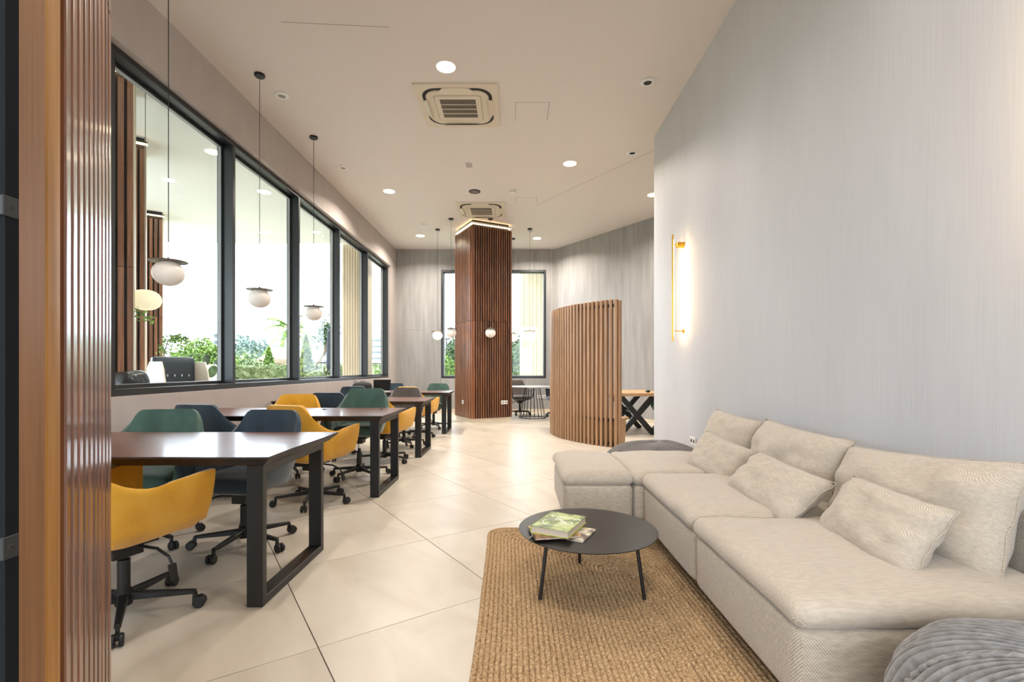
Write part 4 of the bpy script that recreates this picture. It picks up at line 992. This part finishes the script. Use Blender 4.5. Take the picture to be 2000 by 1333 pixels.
def bush(name, x, y, z0, rx, ry, h, n, size, mat, label, cat='bush', seed=1, cone=False, boxy=False, group=None, trunk=True):
    t = empty(name, (x, y, z0)); tag(t, label, cat, group); rnd = random.Random(seed); pts = []
    for _ in range(n):
        if boxy: 
            p = [rnd.uniform(-1, 1), rnd.uniform(-1, 1), rnd.uniform(0, 1)]; ax = rnd.choice([0, 1, 2, 2]); 
            if ax < 2: p[ax] = math.copysign(1, p[ax])
            else: p[2] = 1
            pts.append((p[0]*rx+rnd.gauss(0, .03), p[1]*ry+rnd.gauss(0, .03), p[2]*h+rnd.gauss(0, .03)))
        elif cone:
            z = rnd.random()**1.5; a_ = rnd.uniform(0, 2*PI); r = (1-z)**.8*(.75+.3*rnd.random()); pts.append((r*rx*math.cos(a_), r*ry*math.sin(a_), z*h))
        else:
            a_ = rnd.uniform(0, 2*PI); c = rnd.uniform(-.5, 1); s_ = math.sqrt(max(0, 1-c*c)); k = rnd.uniform(.72, 1.05)*(1+.25*noise.noise(Vector((math.cos(a_)*2*s_, math.sin(a_)*2*s_, c*2+seed))))
            pts.append((rx*s_*math.cos(a_)*k, ry*s_*math.sin(a_)*k, h*(.45+.55*c*k)))
    leaves_obj('foliage', pts, size, mat, t, seed)
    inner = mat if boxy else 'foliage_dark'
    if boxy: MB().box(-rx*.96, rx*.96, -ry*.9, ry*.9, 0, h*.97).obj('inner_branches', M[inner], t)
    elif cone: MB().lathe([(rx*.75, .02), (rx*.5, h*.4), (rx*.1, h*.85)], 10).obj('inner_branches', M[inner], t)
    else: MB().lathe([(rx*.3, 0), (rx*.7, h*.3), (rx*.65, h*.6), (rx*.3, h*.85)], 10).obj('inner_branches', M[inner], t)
    return t
GZ = -.35
def at(u, Y): return (u-1006)/945*Y
bush('clipped_hedge', at(480, 13.5), 13.5, GZ, 2.6, .35, 1.56, 20000, .034, 'foliage_pale', 'long clipped box hedge below the garden view', 'hedge', 3, boxy=True)
bush('clipped_hedge', at(395, 12.9), 12.9, GZ, .55, .3, 1.52, 2500, .05, 'foliage_pale', 'short clipped hedge end behind the terrace seats', 'hedge', 4, boxy=True)
bush('leafy_shrub', at(372, 13.6), 14.2, GZ, 1.15, .8, 2.35, 9000, .055, 'foliage', 'large bright green shrub behind the terrace seating in the first pane', 'shrub', 5)
bush('leafy_shrub', at(415, 15.2), 15.2, GZ, .55, .5, 2.3, 4000, .05, 'foliage', 'narrow green shrub left of the first wide mullion', 'shrub', 6)
bush('garden_tree', at(486, 22), 22, GZ, 1.25, 1.1, 2.9, 3200, .09, 'foliage_blue', 'grey-green round tree beyond the hedge in the second pane', 'tree', 7)
bush('round_shrub', at(487, 15.8), 15.8, GZ, .75, .6, 1.95, 2400, .06, 'foliage_pale', 'rounded pale shrub behind the hedge in the second pane', 'shrub', 8)
bush('small_conifer', at(525, 15.6), 15.6, GZ, .5, .5, 2.22, 3000, .05, 'foliage', 'small cone-shaped conifer before the thatched parasol', 'conifer', 9, cone=True)
bush('tall_conifer', at(598, 13.0), 13.0, GZ, .42, .42, 2.42, 3600, .05, 'foliage', 'tall slim conifer left in the third pane', 'conifer', 10, cone=True)
bush('leafy_shrub', at(602, 11.9), 12.6, GZ, .45, .3, 1.5, 1800, .05, 'foliage_pale', 'pale leafy shrub at the foot of the tall conifer', 'shrub', 11)
bush('round_shrub', at(616, 12.7), 12.5, GZ, .26, .24, 1.36, 900, .035, 'foliage', 'small bright yellow-green ball shrub in the third pane', 'shrub', 12)
bush('leafy_shrub', at(729, 16), 16.5, GZ, .7, .4, 1.45, 1600, .06, 'foliage', 'green shrub seen through the last side pane', 'shrub', 13)
bush('leafy_shrub', at(875, 17), 16.2, GZ, .75, .5, 1.9, 5000, .045, 'foliage', 'bright green shrub seen through the back window left of the column', 'shrub', 14)
bush('garden_tree', at(888, 24), 24, GZ, .6, .6, 3.2, 1600, .09, 'foliage_dark', 'dark green tree seen through the back window left of the column', 'tree', 15)
bush('garden_tree', at(1008, 22), 22, GZ, .75, .6, 3.1, 2200, .08, 'foliage_dark', 'green tree seen through the back window right of the column', 'tree', 16)
bush('background_trees', at(590, 30), 32, GZ, 9, 1, 1.75, 7000, .13, 'foliage_pale', 'low belt of pale greenery behind the garden', 'trees', 17, boxy=True)
# palm
pt = empty('palm_tree', (at(566, 19.5), 19.5, GZ)); tag(pt, 'palm tree with drooping fan fronds beyond the hedge', 'palm')
hz = 1.175+(721-642)/945*19.5-GZ
MB().lathe([(.16, 0), (.12, hz*.5), (.10, hz-.1)], 10).obj('trunk', M['bark'], pt)
rnd = random.Random(5)
for k in range(19):
    a_ = 2*PI*k/19*2.4; el = rnd.uniform(-.5, 1.2); L_ = rnd.uniform(1.05, 1.35); pts = []
    for i in range(9):
        t_ = i/8; r = L_*t_*math.cos(el*.75); z = L_*t_*math.sin(el)-.55*t_*t_*L_
        pts.append(Vector((r*math.cos(a_), r*math.sin(a_), hz+z)))
    mb = MB(); mb.tube(pts, [.018]*8+[.006], 4); side_ = Vector((-math.sin(a_), math.cos(a_), 0))
    for i in range(2, 9):
        for q in range(3):
            f = q/3; p = pts[i].lerp(pts[max(i-1, 0)], f)
            for s_ in (-1, 1):
                ln_ = .34*math.sin(min(1, (i-f)/8*1.05+.15)*PI*.8)+.06; d_ = (side_*s_*.8+(pts[i]-pts[i-1]).normalized()*.7+Vector((0, 0, -.35))).normalized()
                w_ = (pts[i]-pts[i-1]).normalized()*.03
                mb.add([p-w_, p+w_, p+d_*ln_], [(0, 1, 2)])
    mb.obj('frond', M['foliage'], pt)
# thatched parasol
tp = empty('thatched_parasol', (at(546, 17.2), 17.2, GZ)); tag(tp, 'thatched beach parasol on a honey wood pole in the garden', 'parasol')
MB().lathe([(.045, 0), (.045, 2.25)], 10).obj('pole', M['pole'], tp)
prof = [(.78, 1.70), (.72, 1.86), (.4, 2.06), (.05, 2.32)]; mb = MB(); mb.lathe(prof, 28); rnd = random.Random(2)
for k in range(160):
    a_ = rnd.uniform(0, 2*PI); r = .77; p = Vector((r*math.cos(a_), r*math.sin(a_), 1.74)); mb.add([p+Vector((-math.sin(a_)*.02, math.cos(a_)*.02, 0)), p-Vector((-math.sin(a_)*.02, math.cos(a_)*.02, 0)), p+Vector((0, 0, -rnd.uniform(.08, .22)))], [(0, 1, 2)])
mb.obj('thatch_roof', M['thatch'], tp)
# leaning tree trunk; dark solid shape imitating the column reflected in the glass
lt = empty('leaning_tree', (at(608, 16.5), 16.5, GZ)); tag(lt, 'leaning bare-trunked tree in the third pane', 'tree')
MB().tube([(0, 0, 0), (.05, 0, 1.0), (.22, 0, 1.7), (.48, 0, 2.15), (.55, 0, 2.6)], [.1, .09, .08, .06, .03], 8).obj('trunk', M['bark'], lt)
rnd = random.Random(8); leaves_obj('foliage', [(.55+rnd.gauss(0, .16), rnd.gauss(0, .15), 2.75+rnd.gauss(0, .2)) for _ in range(500)], .07, 'foliage_dark', lt, 3)
fp = empty('column_reflection', (at(640, 12.6), 12.75, GZ)); tag(fp, 'dark upright shape imitating the column reflection at the right of the third pane', 'parasol')
MB().lathe([(.02, 0), (.02, .3), (.09, .32), (.10, 1.2), (.07, 2.5), (.02, 2.6)], 12).obj('cover', flat('reflection_dark', (52, 60, 74), .7), fp)
# railings
def railing(x0, y0, x1, y1, lab, zt=1.35):
    t = empty('garden_railing', (x0, y0, GZ)); tag(t, lab, 'railing', 'dark metal railings at the garden edge')
    d = Vector((x1-x0, y1-y0, 0)); n = int(d.length/.13)
    for z in (.12, zt): MB().bar((0, 0, z), (d.x, d.y, z), .04, .04).obj('rail', M['black_metal'], t)
    me = None
    for k in range(n+1):
        if me is None: o = MB().box(-.009, .009, -.009, .009, 0, zt).obj('baluster', M['black_metal'], t); me = o.data
        else: o = link('baluster', me, None, t)
        o.location = tuple(d*(k/n))
railing(at(612, 18), 18, at(648, 18), 18, 'dark metal railing seen in the third side pane', 1.75)
railing(at(718, 20), 20, at(742, 20), 20, 'dark metal railing seen in the last side pane', 1.75)
railing(at(864, 19), 19, at(885, 19), 19, 'dark metal railing seen left of the column through the back window', 1.75)
railing(at(1000, 17.4), 17.4, at(1016, 17.4), 17.4, 'pale metal railing seen right of the column through the back window', 1.75)
lm = empty('street_lamp', (at(872, 30), 30, GZ)); tag(lm, 'dark mast with cross arm seen through the back window left of the column', 'street lamp')
MB().lathe([(.05, 0), (.04, 3.4)], 8).obj('pole', M['black_metal'], lm); MB().box(-.25, .25, -.04, .04, 3.35, 3.43).obj('cross_arm', M['black_metal'], lm)
# far buildings
def building(u0, u1, v0, Y, floors, lab, stp=0):
    x0, x1 = at(u0, Y), at(u1, Y); h_ = 1.175+(721-v0)/945*Y; t = empty('apartment_building', ((x0+x1)/2, Y, 0)); tag(t, lab, 'building', 'white apartment blocks beyond the garden'); w_ = (x1-x0)/2
    MB().box(-w_, w_, 1.2, 10, 0, h_).obj('wall', M['building'], t); fh = h_/floors
    for k in range(floors):
        MB().box(-w_, w_, -.3, 1.3, fh*(k+1)-.35, fh*(k+1)).obj('balcony', M['building'], t)
        nw = max(2, int(w_*2/5.5))
        mesh_b = MB().box(-1.7, 1.7, 1.1, 1.25, .5, fh-.45)
        o0 = None
        for q in range(nw):
            if o0 is None: o = mesh_b.obj('window', M['bglass'], t); o0 = o.data
            else: o = link('window', o0, None, t)
            o.location = (-w_+(q+.5)*2*w_/nw, 0, fh*k)
    MB().box(-w_*.3, w_*.1, 3, 7, h_, h_+2).obj('roof_block', M['building'], t)
building(404, 432, 650, 150, 6, 'white apartment block at the right of the first pane')
building(462, 556, 661, 190, 6, 'long white apartment block behind the second pane')
building(586, 640, 658, 130, 5, 'white apartment block with balconies in the third pane')
building(719, 746, 660, 120, 6, 'white apartment block in the last side pane')
building(862, 890, 668, 170, 5, 'pale apartment block left of the column through the back window')
# climbing vine and cactus on the terrace
vi = empty('hanging_vine', (-4.2, 5.0, 1.9)); tag(vi, 'trailing green vine hanging across the slatted terrace columns', 'vine'); rnd = random.Random(4)
pts = [(-.08, 0, .22), (-.03, 0, .10), (.05, .02, 0), (.15, .02, -.10), (.24, .03, -.12), (.33, .04, -.17), (.42, .05, -.22)]
MB().tube(pts, .004, 5).obj('stem', M['foliage_dark'], vi)
lp_ = []
for k in range(60): i = rnd.randrange(len(pts)-1); p = Vector(pts[i]).lerp(Vector(pts[i+1]), rnd.random()); lp_.append(p+Vector((rnd.gauss(0, .03), rnd.gauss(0, .02), rnd.gauss(0, .03))))
leaves_obj('foliage', lp_, .028, 'foliage', vi, 9)
vi2 = empty('potted_vine', (-6.55, 9.0, -.03)); tag(vi2, 'arching flowering climber in front of the farthest terrace column', 'plant'); pts = [(0, 0, 0), (-.03, 0, .8), (.02, 0, 1.5), (.1, 0, 1.75), (.3, 0, 1.8), (.45, 0, 1.7)]
MB().tube(pts, .01, 5).obj('stem', M['bark'], vi2); lp_ = []
for k in range(240): i = rnd.randrange(1, len(pts)-1); p = Vector(pts[i]).lerp(Vector(pts[i+1]), rnd.random()); lp_.append(p+Vector((rnd.gauss(0, .06), rnd.gauss(0, .05), rnd.gauss(0, .06))))
leaves_obj('foliage', lp_, .04, 'foliage', vi2, 10)
MB().lathe([(.16, 0), (.2, .4), (.18, .4), (.15, .05)], 16).obj('pot', M['white'], vi2)
ca = empty('prickly_pear', (-6.6, 10.3, -.03)); tag(ca, 'prickly pear cactus with flat round pads behind the tufted terrace seat', 'cactus')
for k, (x, z, r, a_) in enumerate(((0, .9, .16, 0), (.12, 1.15, .14, .5), (-.12, 1.15, .13, -.5), (.25, 1.38, .12, .7), (.02, 1.4, .12, 0), (-.22, 1.36, .11, -.6), (.1, .6, .18, .1), (.36, 1.6, .1, .4))):
    MB().lathe([(max(.001, r*.7*math.sin(PI*q/8)), -r*math.cos(PI*q/8)) for q in range(9)], 14, T=Matrix.Translation((x*1.3, 0, z)) @ Matrix.Rotation(a_, 4, 'Y'), sy=.25).obj('pad', M['foliage_dark'], ca, smooth=True)
MB().lathe([(.2, 0), (.24, .5), (.2, .5)], 16).obj('pot', M['white'], ca)
